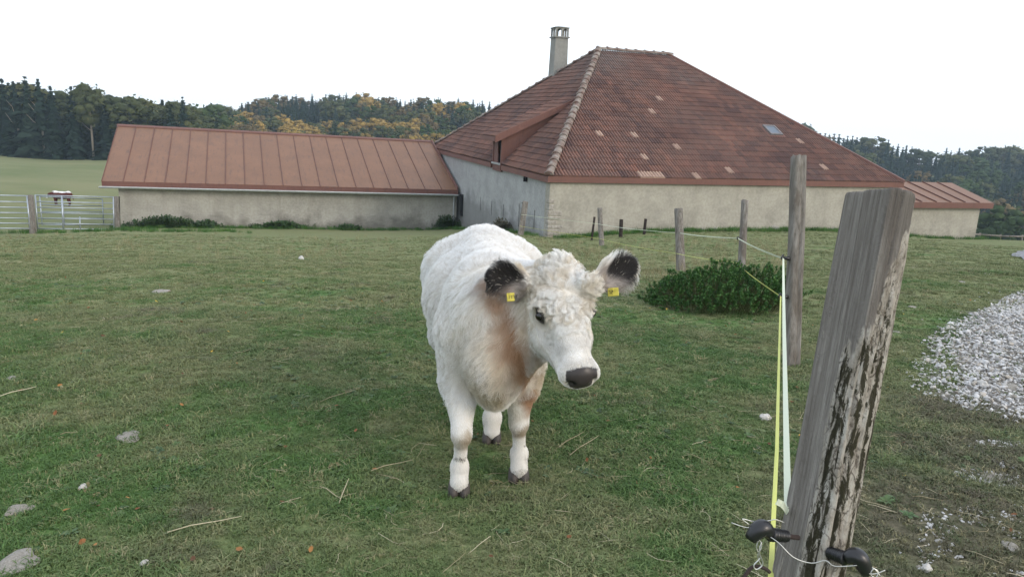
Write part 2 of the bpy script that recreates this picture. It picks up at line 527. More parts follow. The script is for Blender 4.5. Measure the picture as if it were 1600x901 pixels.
# front slope: direction up-slope s, across a
SLOPE_F = math.hypot(HD / 2, HRR); SLOPE_L = math.hypot(HU1, HRR)


def tile_geo(wd, ln, lift=.040, ribs=2):
    xs, zs = [], []
    for i in range(ribs):
        b = i / ribs
        for fr, z in ((0, -.012), (.22, .046), (.58, .046), (.80, -.012)):
            xs.append((b + fr / ribs) * wd); zs.append(z)
    xs.append(wd - .006); zs.append(0)
    n = len(xs)
    V = []
    for i in range(n): V.append((xs[i], 0, zs[i] + lift))
    for i in range(n): V.append((xs[i], ln, zs[i] + .008))
    for i in range(n): V.append((xs[i], .004, -.012))
    F = [(i, i + 1, n + i + 1, n + i) for i in range(n - 1)] + [(2 * n + i, 2 * n + i + 1, i + 1, i) for i in range(n - 1)]
    return np.array(V), F


def tint_mesh(name, V, F, t):
    return mesh_np(name, V, F, [M_tile], False, {'tint': ('FLOAT', 'FACE', np.full(len(F), t))})


def tile_tint(px_row, col):
    n1 = mnoise.noise(Vector((px_row * .17, col * .08, 3.3))); n2 = random.random()
    n3 = mnoise.noise(Vector((px_row * .5, col * .22, 9.1)))
    t = .50 + .26 * n1 + .22 * n3 + (n2 - .5) * .36
    if n2 > .985: t = .91
    return min(.92, max(.02, t))


# frames of the two tiled slopes: origin, across, up
def slope_frame(o, across, up):
    a = Vector(across).normalized(); s = Vector(up).normalized(); n = a.cross(s)
    return Vector(o), a, s, n
FF = slope_frame((0, 0, ZT), (1, 0, 0), (0, HD / 2, HRR))
FL = slope_frame((0, HD, ZT), (0, -1, 0), (HU1, 0, HRR))

PALE = []                                   # (u, z) of the replaced tiles on the front slope, surveyed
_nf = np.cross(HU, HV * HD / 2 + KZ * HRR)
def on_front(px, py):
    d = FWD + RT * (px - 800) / FPX - UP * (py - 450.5) / FPX
    Pq = EYE + d * (((H(0, 0, .24) - EYE) @ _nf) / (d @ _nf)) - H(0, 0, .24)
    return Pq @ HU, (Pq @ HV) / (HD / 2) * SLOPE_F
for px, py, n in [(1028, 155, 1), (1024, 178, 1), (942, 212, 1), (988, 213, 1), (1060, 233, 1), (1003, 247, 1), (1005, 274, 1), (1013, 274, 1), (1022, 274, 1), (1031, 274, 1), (1092, 276, 1), (1138, 268, 1), (1247, 219, 1), (1293, 265, 1), (952, 247, 0)]:
    if n: PALE.append(on_front(px, py))

TWF, TLF = .305, SLOPE_F / NR
TWL, TLL = .305, SLOPE_L / NR
Vf, Ff = tile_geo(TWF, TLF * 1.12)
Vl, Fl = tile_geo(TWL, TLL * 1.15, .055)
LEVELS_T = [.04, .14, .24, .34, .42, .50, .58, .66, .74, .82, .91, .975]
MF = [tint_mesh('tile_f', Vf, Ff, t) for t in LEVELS_T]
ML = [tint_mesh('tile_l', Vl, Fl, t) for t in LEVELS_T]


def frame_matrix(fr, x, s, jitter=0):
    o, a, u, n = fr
    p = o + a * x + u * s + n * (random.uniform(0, .010) + .018 * mnoise.noise(Vector((x * .35, s * .35, 1.7)))) + u * .02 * mnoise.noise(Vector((x * .5, s * 2.0, 6.1)))
    j = random.uniform(-.006, .006)
    a2 = (a + u * j).normalized(); u2 = n.cross(a2)
    return Matrix(((a2.x, u2.x, n.x, p.x), (a2.y, u2.y, n.y, p.y), (a2.z, u2.z, n.z, p.z), (0, 0, 0, 1)))


cands, rest = [], []
for row in range(NR):
    s0, s1 = row * TLF, (row + 1.1) * TLF
    f0, f1 = s0 / SLOPE_F, min(1, s1 / SLOPE_F)
    lo, hi = HU1 * f0, HW - HU1 * f0
    lo1, hi1 = HU1 * f1, HW - HU1 * f1
    off = (row % 2) * .15
    c = 0; x = -off
    while x < HW:
        if x + TWF > lo and x < hi:
            full = x >= lo1 and x + TWF <= hi1
            t = tile_tint(row, c)
            for pu, ps in PALE:
                if x <= pu < x + TWF and s0 <= ps < s0 + TLF: t = .975
            if row == 0 and 5.0 < x < 6.3 and False: t = .975
            # skylight hole
            sky_hole = (13.25 < x + .25 < 14.75) and (4.5 < (s0 + TLF / 2) * (HD / 2) / SLOPE_F < 5.6) and False
            (cands if full else rest).append(('F', row, x, s0, t))
        x += TWF; c += 1
for row in range(NR):
    s0, s1 = row * TLL, (row + 1.1) * TLL
    f0, f1 = s0 / SLOPE_L, min(1, s1 / SLOPE_L)
    lo, hi = HD / 2 * f0, HD - HD / 2 * f0
    lo1, hi1 = HD / 2 * f1, HD - HD / 2 * f1
    off = (row % 2) * .15; c = 0; x = -off
    while x < HD:
        if x + TWL > lo and x < hi:
            v0, v1 = HD - x - TWL, HD - x
            uu = s0 * HU1 / SLOPE_L
            if not (v1 > DA and v0 < DB and uu < 3.0):
                full = x >= lo1 and x + TWL <= hi1 and not (v1 > DA - .3 and v0 < DB + .3 and uu < 4.2)
                (cands if full else rest).append(('L', row, x, s0, tile_tint(row + 40, c)))
        x += TWL; c += 1


def tile_dist(c):
    kind, row, x, s0, t = c
    fr = FF if kind == 'F' else FL
    p = fr[0] + fr[1] * (x + .15) + fr[2] * (s0 + .2)
    Pw = HA + HU * p.x + HV * p.y + KZ * (p.z - LIFT)
    d = (Pw - EYE)
    nrm = fr[3]; nw = HU * nrm.x + HV * nrm.y + KZ * nrm.z
    L_ = np.linalg.norm(d)
    return -abs(d @ nw) / L_ ** 3 * (TLF if kind == 'F' else TLL)
cands.sort(key=tile_dist)
# surveyed pale tiles always stand alone
singles = [c for c in cands if c[4] > .95]
singles += [c for c in cands if c[4] <= .95][:300 - len(singles)]
rest += [c for c in cands if c not in singles]
for kind, row, x, s0, t in singles:
    i = min(range(12), key=lambda q: abs(LEVELS_T[q] - t))
    o = link('roof_tile', (MF if kind == 'F' else ML)[i], roof)
    o.matrix_local = frame_matrix(FF if kind == 'F' else FL, x, s0)
    if t > .95: o['label'] = 'pale new roof tile'
bmv = {'F': [[], [], []], 'L': [[], [], []]}
for kind, row, x, s0, t in rest:
    V0, F0 = (Vf, Ff) if kind == 'F' else (Vl, Fl)
    mt = np.array(frame_matrix(FF if kind == 'F' else FL, x, s0))
    vs_, fs_, ts_ = bmv[kind]; b = sum(len(q) for q in vs_)
    vs_.append(V0 @ mt[:3, :3].T + mt[:3, 3]); fs_ += [tuple(b + i for i in f) for f in F0]; ts_ += [t] * len(F0)
jv, jf, jt = [], [], []
for kind in 'FL':
    vs_, fs_, ts_ = bmv[kind]
    me = mesh_np('tmp', np.concatenate(vs_), fs_, [M_tile], False, {'tint': ('FLOAT', 'FACE', ts_)})
    bm = bmesh.new(); bm.from_mesh(me)
    cuts = []
    if kind == 'F':
        cuts = [((0, 0, 0), (-HD / 2, HU1, 0)), ((HW, 0, 0), (HD / 2, HU1, 0)), ((0, HD / 2, 0), (0, 1, 0))]
    else:
        cuts = [((0, 0, 0), (HD / 2, -HU1, 0)), ((0, HD, 0), (HD / 2, HU1, 0)), ((HU1, 0, 0), (1, 0, 0))]
    for co_, no_ in cuts:
        bmesh.ops.bisect_plane(bm, geom=bm.verts[:] + bm.edges[:] + bm.faces[:], plane_co=co_, plane_no=Vector(no_).normalized(), clear_outer=True)
    lay = bm.faces.layers.float.get('tint')
    bm.verts.index_update(); b = len(jv)
    jv += [tuple(v.co) for v in bm.verts]
    for f in bm.faces: jf.append(tuple(b + v.index for v in f.verts)); jt.append(f[lay])
    bm.free(); bpy.data.meshes.remove(me)
tag(link('roof_tiles', mesh_np('roof_tiles', jv, jf, [M_tile], False, {'tint': ('FLOAT', 'FACE', jt)}), roof), kind='stuff')


# hip and ridge tiles: overlapping half cones
def ridge_geo(ln, r0, r1, n=9):
    V = []
    for yy, r_, dz in ((0, r0, .03), (.10 * ln, r0 * 1.04, .035), (.13 * ln, r0 * .9, .018), (ln, r1, 0)):
        for i in range(n):
            a = math.pi * (i / (n - 1)); V.append((math.cos(a) * r_, yy, math.sin(a) * r_ * .8 + dz))
    F = [(j * n + i, j * n + i + 1, (j + 1) * n + i + 1, (j + 1) * n + i) for j in range(3) for i in range(n - 1)]
    F.append(tuple(range(n - 1, -1, -1)))
    return V, F
RV, RF = ridge_geo(.68, .20, .165)
M_rid = [mesh_np('ridge_tile', RV, RF, [M_ridge], True)]
M_rid[0].shade_flat() if hasattr(M_rid[0], 'shade_flat') else None


def run_ridge(p0, p1, step=.58):
    p0, p1 = Vector(p0), Vector(p1); d = p1 - p0; n = max(1, int(d.length / step)); st = d.length / n
    y = d.normalized(); x = y.cross(Vector((0, 0, 1))).normalized(); z = x.cross(y)
    for i in range(n):
        p = p0 + y * (i * st) + z * (-.02 + random.uniform(-.01, .015)) + x * random.uniform(-.015, .015)
        o = link('ridge_tile', M_rid[0], roof)
        o.matrix_local = Matrix(((x.x, y.x, z.x, p.x), (x.y, y.y, z.y, p.y), (x.z, y.z, z.z, p.z), (0, 0, 0, 1)))
TOPL, TOPR = (HU1, HD / 2, ZT + HRR + .05), (HW - HU1, HD / 2, ZT + HRR + .05)
run_ridge((-.02, -.02, ZT + .06), TOPL)
run_ridge((-.02, HD + .02, ZT + .06), TOPL)
run_ridge((HU1 - .1, HD / 2, ZT + HRR + .07), (HW - HU1 + .15, HD / 2, ZT + HRR + .07))
# right hip is a sheet metal verge
vg = MB(); a, b = Vector((HW + .03, -.03, ZT + .05)), Vector(TOPR)
d = (b - a).normalized(); sd = d.cross(Vector((0, 0, 1))).normalized(); nn = sd.cross(d)
vg.hexa([a - sd * .16 - nn * .06, a + sd * .16 - nn * .06, b + sd * .16 - nn * .06, b - sd * .16 - nn * .06,
         a - sd * .12 + nn * .08, a + sd * .12 + nn * .08, b + sd * .12 + nn * .08, b - sd * .12 + nn * .08])
vg.build('hip_flashing', M_board, roof)

# fascia boards
fb = MB(); fb.box(-.03, -.035, LIFT, HW + .03, -.003, LIFT + .245); fb.build('fascia', M_board, house)
fb = MB(); fb.box(-.033, -.03, LIFT - .02, -.003, DA - .12, LIFT + .225); fb.build('fascia', M_board, house)
fb = MB(); fb.box(-.033, DB + .12, LIFT - .02, -.003, HD + .02, LIFT + .225); fb.build('fascia', M_board, house)
fb = MB(); fb.box(HW + .003, -.003, LIFT, HW + .033, HD, LIFT + .245); fb.build('fascia', M_board, house)
# cut ends of the eave on both sides of the dormer
for v0 in (DA - .12, DB + .09):
    c = MB()
    c.hexa([(-.06, v0, LIFT - .03), (.9, v0, LIFT + .1), (.9, v0 + .03, LIFT + .1), (-.06, v0 + .03, LIFT - .03),
            (-.06, v0, LIFT + .32), (.9, v0, LIFT + .32 + .86 * .9), (.9, v0 + .03, LIFT + .32 + .86 * .9), (-.06, v0 + .03, LIFT + .32)])
    c.build('eave_end_board', M_board, house)
beam = MB(); beam.box(-.02, 3.02, LIFT - .26, .13, 3.16, LIFT - .03); beam.build('rafter_end', M_dark, house)

# dormer
dr = MB()
zs, zf = LIFT + .30, LIFT + 1.62
dr.box(.02, DA, zs - .42, .10, DB, zs)                               # breast below the opening
dormer = dr.build('dormer', M_board, house)
p = MB(); p.box(.0, DA, zs, .10, DA + .12, zf); p.build('dormer_post', M_board, dormer)
p = MB(); p.box(.0, DB - .12, zs, .10, DB, zf); p.build('dormer_post', M_board, dormer)
p = MB(); p.box(.04, DA + .72, zs, .09, DB - .123, zf); p.build('shutter', M_board, dormer)
p = MB(); p.box(.35, DA + .10, zs - .4, .37, DB - .1, zf); p.build('dormer_opening', M_dark, dormer)
p = MB(); p.box(-.05, DA - .02, zs - .09, .14, DB + .02, zs - .003); p.build('dormer_sill', M_wall_l, dormer)
UB = 3.95; zrf = lambda u: LIFT + 1.66 + (u) * (3.58 - 1.66) / 3.95
for v0 in (DA, DB - .04):
    c = MB()
    c.add([(.1, v0, zs - .1), (UB, v0, ZT + UB * .879 - .1), (UB, v0, zrf(UB)), (.1, v0, zrf(.1)),
           (.1, v0 + .04, zs - .1), (UB, v0 + .04, ZT + UB * .879 - .1), (UB, v0 + .04, zrf(UB)), (.1, v0 + .04, zrf(.1))],
          [(0, 1, 2, 3), (7, 6, 5, 4), (0, 3, 7, 4), (0, 4, 5, 1), (3, 2, 6, 7)])
    c.build('dormer_cheek', M_board, dormer)
UF = -.38
sl = MB()
sl.hexa([(UF, DA - .22, zrf(UF)), (UB, DA - .22, zrf(UB)), (UB, DV1, zrf(UB)), (UF, DV1, zrf(UF)),
         (UF, DA - .22, zrf(UF) + .10), (UB, DA - .22, zrf(UB) + .10), (UB, DV1, zrf(UB) + .10), (UF, DV1, zrf(UF) + .10)])
sl.build('dormer_roof', M_under, dormer)
vb = MB()
vb.hexa([(UF - .03, DA - .27, zrf(UF) - .16), (UB + .1, DA - .27, zrf(UB) - .10), (UB + .1, DA - .223, zrf(UB) - .10), (UF - .03, DA - .223, zrf(UF) - .16),
         (UF - .03, DA - .27, zrf(UF) + .20), (UB + .1, DA - .27, zrf(UB) + .20), (UB + .1, DA - .223, zrf(UB) + .20), (UF - .03, DA - .223, zrf(UF) + .20)])
vb.build('dormer_verge_board', M_board, dormer)
vb = MB(); vb.box(UF - .04, DA - .222, zrf(UF) - .10, UF - .005, DV1, zrf(UF) + .12); vb.build('dormer_fascia', M_board, dormer)
FD = slope_frame((UF, DV1, zrf(UF) + .11), (0, -1, 0), (UB - UF, 0, zrf(UB) - zrf(UF)))
nd = 11; sd_ = math.hypot(UB - UF, zrf(UB) - zrf(UF)) / nd
Vd, Fd = tile_geo(.305, sd_ * 1.12, .045)
MD = [tint_mesh('tile_d', Vd, Fd, t) for t in LEVELS_T]
for row in range(nd):
    for c in range(8):
        t = tile_tint(row + 80, c); t = .9 if random.random() < .12 else t
        o = link('dormer_tile', MD[min(range(12), key=lambda q: abs(LEVELS_T[q] - t))], dormer)
        o.matrix_local = frame_matrix(FD, c * .305 + .09, row * sd_)

# skylight lying in the front slope
def front_pt(u, v, h):
    return FF[0] + Vector((u, 0, 0)) + FF[2] * (v / (HD / 2) * SLOPE_F) + FF[3] * h
M_glass = NT('skylight_glass', .35, .3)
M_glass.color((.10, .13, .17)); M_glass.b.inputs['Metallic'].default_value = .0; M_glass = M_glass.mat
M_frame = plain('grey_frame', (.16, .15, .15), .5, .4)
su0, su1, sv0, sv1 = 13.38, 14.12, 3.62, 4.42
def slab(mb, u0, v0, u1, v1, h0, h1):
    mb.hexa([front_pt(u0, v0, h0), front_pt(u1, v0, h0), front_pt(u1, v1, h0), front_pt(u0, v1, h0),
             front_pt(u0, v0, h1), front_pt(u1, v0, h1), front_pt(u1, v1, h1), front_pt(u0, v1, h1)])
s = MB(); slab(s, su0 - .14, sv0 - .14, su1 + .14, sv1 + .14, .0, .075); skl = s.build('skylight', M_board, house)
s = MB()
slab(s, su0, sv0, su1, sv0 + .09, .076, .16); slab(s, su0, sv1 - .09, su1, sv1, .076, .16)
slab(s, su0, sv0 + .09, su0 + .09, sv1 - .09, .076, .16); slab(s, su1 - .09, sv0 + .09, su1, sv1 - .09, .076, .16)
s.build('skylight_frame', M_frame, skl)
s = MB(); slab(s, su0 + .09, sv0 + .09, su1 - .09, sv1 - .09, .09, .13); s.build('skylight_pane', M_glass, skl)

# chimney with its arched cap
M_conc = stucco('chimney_render', (.27, .27, .25), (.16, .16, .145), 0)
cu, cv = 5.80, 14.5
ch = MB()
def frustum(mb, z0, h0, z1, h1, mi=0):
    mb.hexa([(cu - h0, cv - h0, z0), (cu + h0, cv - h0, z0), (cu + h0, cv + h0, z0), (cu - h0, cv + h0, z0),
             (cu - h1, cv - h1, z1), (cu + h1, cv - h1, z1), (cu + h1, cv + h1, z1), (cu - h1, cv + h1, z1)], mi)
ZC = LIFT + 7.28
frustum(ch, LIFT + 3.6, .46, ZC, .40)
chim = ch.build('chimney', M_conc, house)
c = MB(); frustum(c, ZC + .002, .48, ZC + .07, .48); c.build('chimney_ledge', M_conc, chim)
c = MB()
frustum(c, ZC + .56, .46, ZC + .60, .47)
frustum(c, ZC + .602, .44, ZC + .66, .20)
c.build('chimney_slab', M_conc, chim)
for sx in (-1, 0, 1):
    for sy in (-1, 0, 1):
        if sx == 0 and sy == 0: continue
        px_, py_ = cu + sx * .37, cv + sy * .37
        c = MB(); c.box(px_ - .045, py_ - .045, ZC + .072, px_ + .045, py_ + .045, ZC + .42)
        for ax in (0, 1):        # arch springers
            for sg in (-1, 1):
                tx, ty = (sg, 0) if ax == 0 else (0, sg)
                if ax == 0 and (sy == 0 or abs(sx + sg) > 1): continue
                if ax == 1 and (sx == 0 or abs(sy + sg) > 1): continue
                for i in range(4):
                    a0, a1 = .045 + .07 * (1 - math.cos(i * .4)), .045 + .14 * (1 - math.cos((i + 1) * .39))
                    z0_, z1_ = ZC + .42 + i * .035, ZC + .42 + (i + 1) * .035
                    if ax == 0: c.box(min(px_ + tx * .045, px_ + tx * a1), py_ - .04, z0_, max(px_ + tx * .045, px_ + tx * a1), py_ + .04, z1_)
                    else: c.box(px_ - .04, min(py_ + ty * .045, py_ + ty * a1), z0_, px_ + .04, max(py_ + ty * .045, py_ + ty * a1), z1_)
        c.box(px_ - .044, py_ - .044, ZC + .42, px_ + .044, py_ + .044, ZC + .558)
        c.build('chimney_pier', M_conc, chim)
c = MB(); c.hexa([(cu - .62, cv - .62, LIFT + 4.35), (cu - .5, cv - .62, LIFT + 4.45), (cu - .5, cv + .62, LIFT + 4.45), (cu - .62, cv + .62, LIFT + 4.35),
                  (cu - .62, cv - .62, LIFT + 4.85), (cu - .47, cv - .62, LIFT + 4.95), (cu - .47, cv + .62, LIFT + 4.95), (cu - .62, cv + .62, LIFT + 4.85)])
c.build('chimney_flashing', M_board, chim)
c = MB(); c.hexa([(cu - .47, cv - .66, LIFT + 4.2), (cu + .55, cv - .66, LIFT + 5.1), (cu + .55, cv - .48, LIFT + 5.1), (cu - .47, cv - .48, LIFT + 4.2),
                  (cu - .47, cv - .66, LIFT + 4.92), (cu + .55, cv - .66, LIFT + 5.75), (cu + .55, cv - .48, LIFT + 5.75), (cu - .47, cv - .48, LIFT + 4.92)])
c.build('chimney_flashing', M_board, chim)

# ------------------------------------------------------------------ long shed
shed = empty('long_shed', H(-9.5, 15.5, -4.2), HAZ, 'long low shed with a rust-red standing seam metal roof beside the farmhouse', 'shed')
SO = np.array([-9.5, 15.5, -4.2])
def SL_(u, v, z): return (u - SO[0], v - SO[1], z - SO[2])
rise = lambda u: -.0135 * u
g = MB()
g.hexa([SL_(-18.75, 15.6, -4.9), SL_(-.0, 15.6, -4.9), SL_(-.0, 16.0, -4.9), SL_(-18.75, 16.0, -4.9),
        SL_(-18.75, 15.6, -1.98 + rise(-18.75)), SL_(-.0, 15.6, -1.98), SL_(-.0, 16.0, -1.98), SL_(-18.75, 16.0, -1.98 + rise(-18.75))])
g.build('wall', M_wall_s, shed)
g = MB()
ga = [(16.003, -5.2), (23.2, -5.6), (23.2, .60), (16.003, -1.95)]
V = [SL_(-18.75, v, z + (rise(-18.75) if z > -3 else 0)) for v, z in ga] + [SL_(-18.3, v, z + (rise(-18.75) if z > -3 else 0)) for v, z in ga]
g.add(V, [(0, 3, 2, 1), (4, 5, 6, 7), (0, 1, 5, 4), (1, 2, 6, 5), (2, 3, 7, 6), (3, 0, 4, 7)])
g.build('wall', M_wall_s, shed)
g = MB()
g.hexa([SL_(-18.3, 23.0, -5.6), SL_(-.0, 23.0, -5.6), SL_(-.0, 23.4, -5.6), SL_(-18.3, 23.4, -5.6),
        SL_(-18.3, 23.0, .50 + rise(-18.75)), SL_(-.0, 23.0, .50), SL_(-.0, 23.4, .50), SL_(-18.3, 23.4, .50 + rise(-18.75))])
g.build('wall', M_wall_s, shed)
sroof = empty('roof', (0, 0, 0)); sroof.parent = shed
uL0, uL1 = -19.45, -19.75                     # left edge at gutter / at ridge
NP = 19
rv0, rz0, rv1, rz1 = 15.22, -1.90, 22.95, .62
def rp(f, t, h=0):                             # f 0..1 along, t 0..1 up
    u = (uL0 + (uL1 - uL0) * t) * (1 - f) + (-.02) * f
    v = rv0 + (rv1 - rv0) * t
    z = rz0 + (rz1 - rz0) * t + rise(u) * (1 + .45 * t) + h
    return SL_(u, v, z)
for i in range(NP):
    f0, f1 = i / NP, (i + 1) / NP
    e = .018 / 19.4
    pnl = MB()
    pnl.add([rp(f0, 0, -.05), rp(f1, 0, -.05), rp(f1, 1, -.05), rp(f0, 1, -.05), rp(f0, 0), rp(f1, 0), rp(f1, 1), rp(f0, 1)],
            [(3, 2, 1, 0), (4, 5, 6, 7), (0, 1, 5, 4), (2, 3, 7, 6), (3, 0, 4, 7), (1, 2, 6, 5)])
    o = pnl.build('roof_panel', M_sheet, sroof)
    rb = MB()
    rb.hexa([rp(f0 - e, 0, .001), rp(f0 + e, 0, .001), rp(f0 + e, 1, .001), rp(f0 - e, 1, .001), rp(f0 - e * .6, 0, .055), rp(f0 + e * .6, 0, .055), rp(f0 + e * .6, 1, .055), rp(f0 - e * .6, 1, .055)])
    rb.build('standing_seam', M_board, sroof)
g = MB(); g.hexa([rp(-.002, .985, .02), rp(1, .985, .02), rp(1, 1.02, .02), rp(-.002, 1.02, .02), rp(-.002, .99, .07), rp(1, .99, .07), rp(1, 1.02, .07), rp(-.002, 1.02, .07)])
g.build('ridge_cap', M_board, sroof)
g = MB()
a0, a1 = rp(0, 0, -.052), rp(1, 0, -.052)
g.hexa([(a0[0], a0[1] - .03, a0[2] - .25), (a1[0], a1[1] - .03, a1[2] - .25), (a1[0], a1[1] + .0, a1[2] - .25), (a0[0], a0[1] + .0, a0[2] - .25),
        (a0[0], a0[1] - .03, a0[2] + .05), (a1[0], a1[1] - .03, a1[2] + .05), (a1[0], a1[1] + .0, a1[2] + .05), (a0[0], a0[1] + .0, a0[2] + .05)])
g.build('fascia', M_board, shed)
# half-round gutter
gt = []; n = 8
gu = MB()
for (px_, py_, pz_) in ((a0[0] - .12, a0[1] - .14, a0[2] - .22), (a1[0], a1[1] - .14, a1[2] - .22)):
    ring = []
    for i in range(n + 1):
        a = math.pi + math.pi * i / n
        ring.append((px_, py_ + .12 * math.cos(a), pz_ + .10 * math.sin(a)))
    for i in range(n, -1, -1):
        a = math.pi + math.pi * i / n
        ring.append((px_, py_ + .105 * math.cos(a), pz_ + .004 + .086 * math.sin(a)))
    gt.append(ring)
m_ = len(gt[0])
gu.add(gt[0] + gt[1], [(i, (i + 1) % m_, m_ + (i + 1) % m_, m_ + i) for i in range(m_)] + [tuple(range(m_ - 1, -1, -1)), tuple(range(m_, 2 * m_))])
gu.build('gutter', M_gutter, shed)
# downpipe and a black storm shutter hung on the corner of the two walls
dp = MB(); q = SL_(-.22, 15.42, 0)
dp.tube([(q[0], q[1], a1[2] - .3), (q[0], q[1] + .03, a1[2] - .8), (q[0], q[1] + .03, -.1)], .05, 8)
dp.build('downpipe', M_gutter, shed)
stp = MB(); q = SL_(.02, 14.75, -2.15)
stp.box(q[0], q[1], q[2] - 1.25, q[0] + .09, q[1] + .40, q[2] + .12)
sh_ = empty('wall_cabinet', H(.02, 14.75, -3.4), HAZ, 'black upright box fixed to the house wall beside the end of the shed gutter', 'box')
cb = MB(); cb.box(-.04, -.25, 0, .117, .33, 1.30); bevel(cb.build('casing', M_black, sh_), .02, 2)
cb = MB(); cb.box(-.062, -.21, .05, -.041, .29, 1.25); cb.build('door', M_black, sh_)
# flashing where the metal roof meets the house
fl = MB(); fl.hexa([rp(.996, 0, .003), rp(1.0, 0, .003), rp(1.0, 1, .003), rp(.996, 1, .003), rp(.997, 0, .16), rp(1.0, 0, .16), rp(1.0, 1, .16), rp(.997, 1, .16)])
fl.build('wall_flashing', M_board, shed)

# ------------------------------------------------------------------ right annex
annex = empty('annex', H(23, 3, -3.2), HAZ, 'small low annex with a red metal roof at the right end of the farmhouse', 'annex')
def AL(u, v, z): return (u - 23, v - 3, z + 3.2)
g = MB()
g.hexa([AL(HW - .12, 2.8, -4.2), AL(27.5, 2.8, -4.2), AL(27.5, 3.2, -4.2), AL(HW - .12, 3.2, -4.2), AL(HW - .12, 2.8, -1.2), AL(27.5, 2.8, -1.24), AL(27.5, 3.2, -1.24), AL(HW - .12, 3.2, -1.2)])
g.build('wall', M_wall, annex)
g = MB()
g.hexa([AL(27.1, 3.203, -4.2), AL(27.5, 3.203, -4.2), AL(27.5, 8, -4.2), AL(27.1, 8, -4.2), AL(27.1, 3.203, -1.2), AL(27.5, 3.203, -1.2), AL(27.5, 8, -.35), AL(27.1, 8, -.35)])
g.build('wall', M_wall, annex)
aroof = empty('roof', (0, 0, 0)); aroof.parent = annex
def arp(f, t, h=0): return AL(HW - .1 + (28.05 - HW + .1 + t * 1.1) * f, 2.5 + 3.9 * t, -.98 + .78 * t + h - .03 * f)
for i in range(9):
    f0, f1 = i / 9, (i + 1) / 9
    pnl = MB(); pnl.hexa([arp(f0, 0, -.05), arp(f1, 0, -.05), arp(f1, 1, -.05), arp(f0, 1, -.05), arp(f0, 0), arp(f1, 0), arp(f1, 1), arp(f0, 1)])
    pnl.build('roof_panel', M_sheet, aroof)
    e = .003
    rb = MB(); rb.hexa([arp(f0 - e, 0, .001), arp(f0 + e, 0, .001), arp(f0 + e, 1, .001), arp(f0 - e, 1, .001), arp(f0 - e, 0, .06), arp(f0 + e, 0, .06), arp(f0 + e, 1, .06), arp(f0 - e, 1, .06)])
    rb.build('standing_seam', M_board, aroof)
back = MB(); back.hexa([arp(0, 1.01, -.05), arp(1, 1.01, -.05), AL(29.2, 9, -1.2), AL(HW - .1, 9, -1.2), arp(0, 1.01, 0), arp(1, 1.01, 0), AL(29.2, 9, -1.1), AL(HW - .1, 9, -1.1)])
back.build('roof_panel', M_sheet, aroof)
g = MB(); a0, a1 = arp(0, 0, -.052), arp(1, 0, -.052)
g.hexa([(a0[0], a0[1] - .03, a0[2] - .27), (a1[0] + .03, a1[1] - .03, a1[2] - .27), (a1[0] + .03, a1[1], a1[2] - .27), (a0[0], a0[1], a0[2] - .27),
        (a0[0], a0[1] - .03, a0[2] + .05), (a1[0] + .03, a1[1] - .03, a1[2] + .05), (a1[0] + .03, a1[1], a1[2] + .05), (a0[0], a0[1], a0[2] + .05)])
g.build('fascia', M_board, annex)


# ------------------------------------------------------------------ animals: implicit bodies meshed as one surface
def smin(a, b, k):
    h = np.clip(.5 + .5 * (b - a) / k, 0, 1)
    return b * (1 - h) + a * h - k * h * (1 - h)


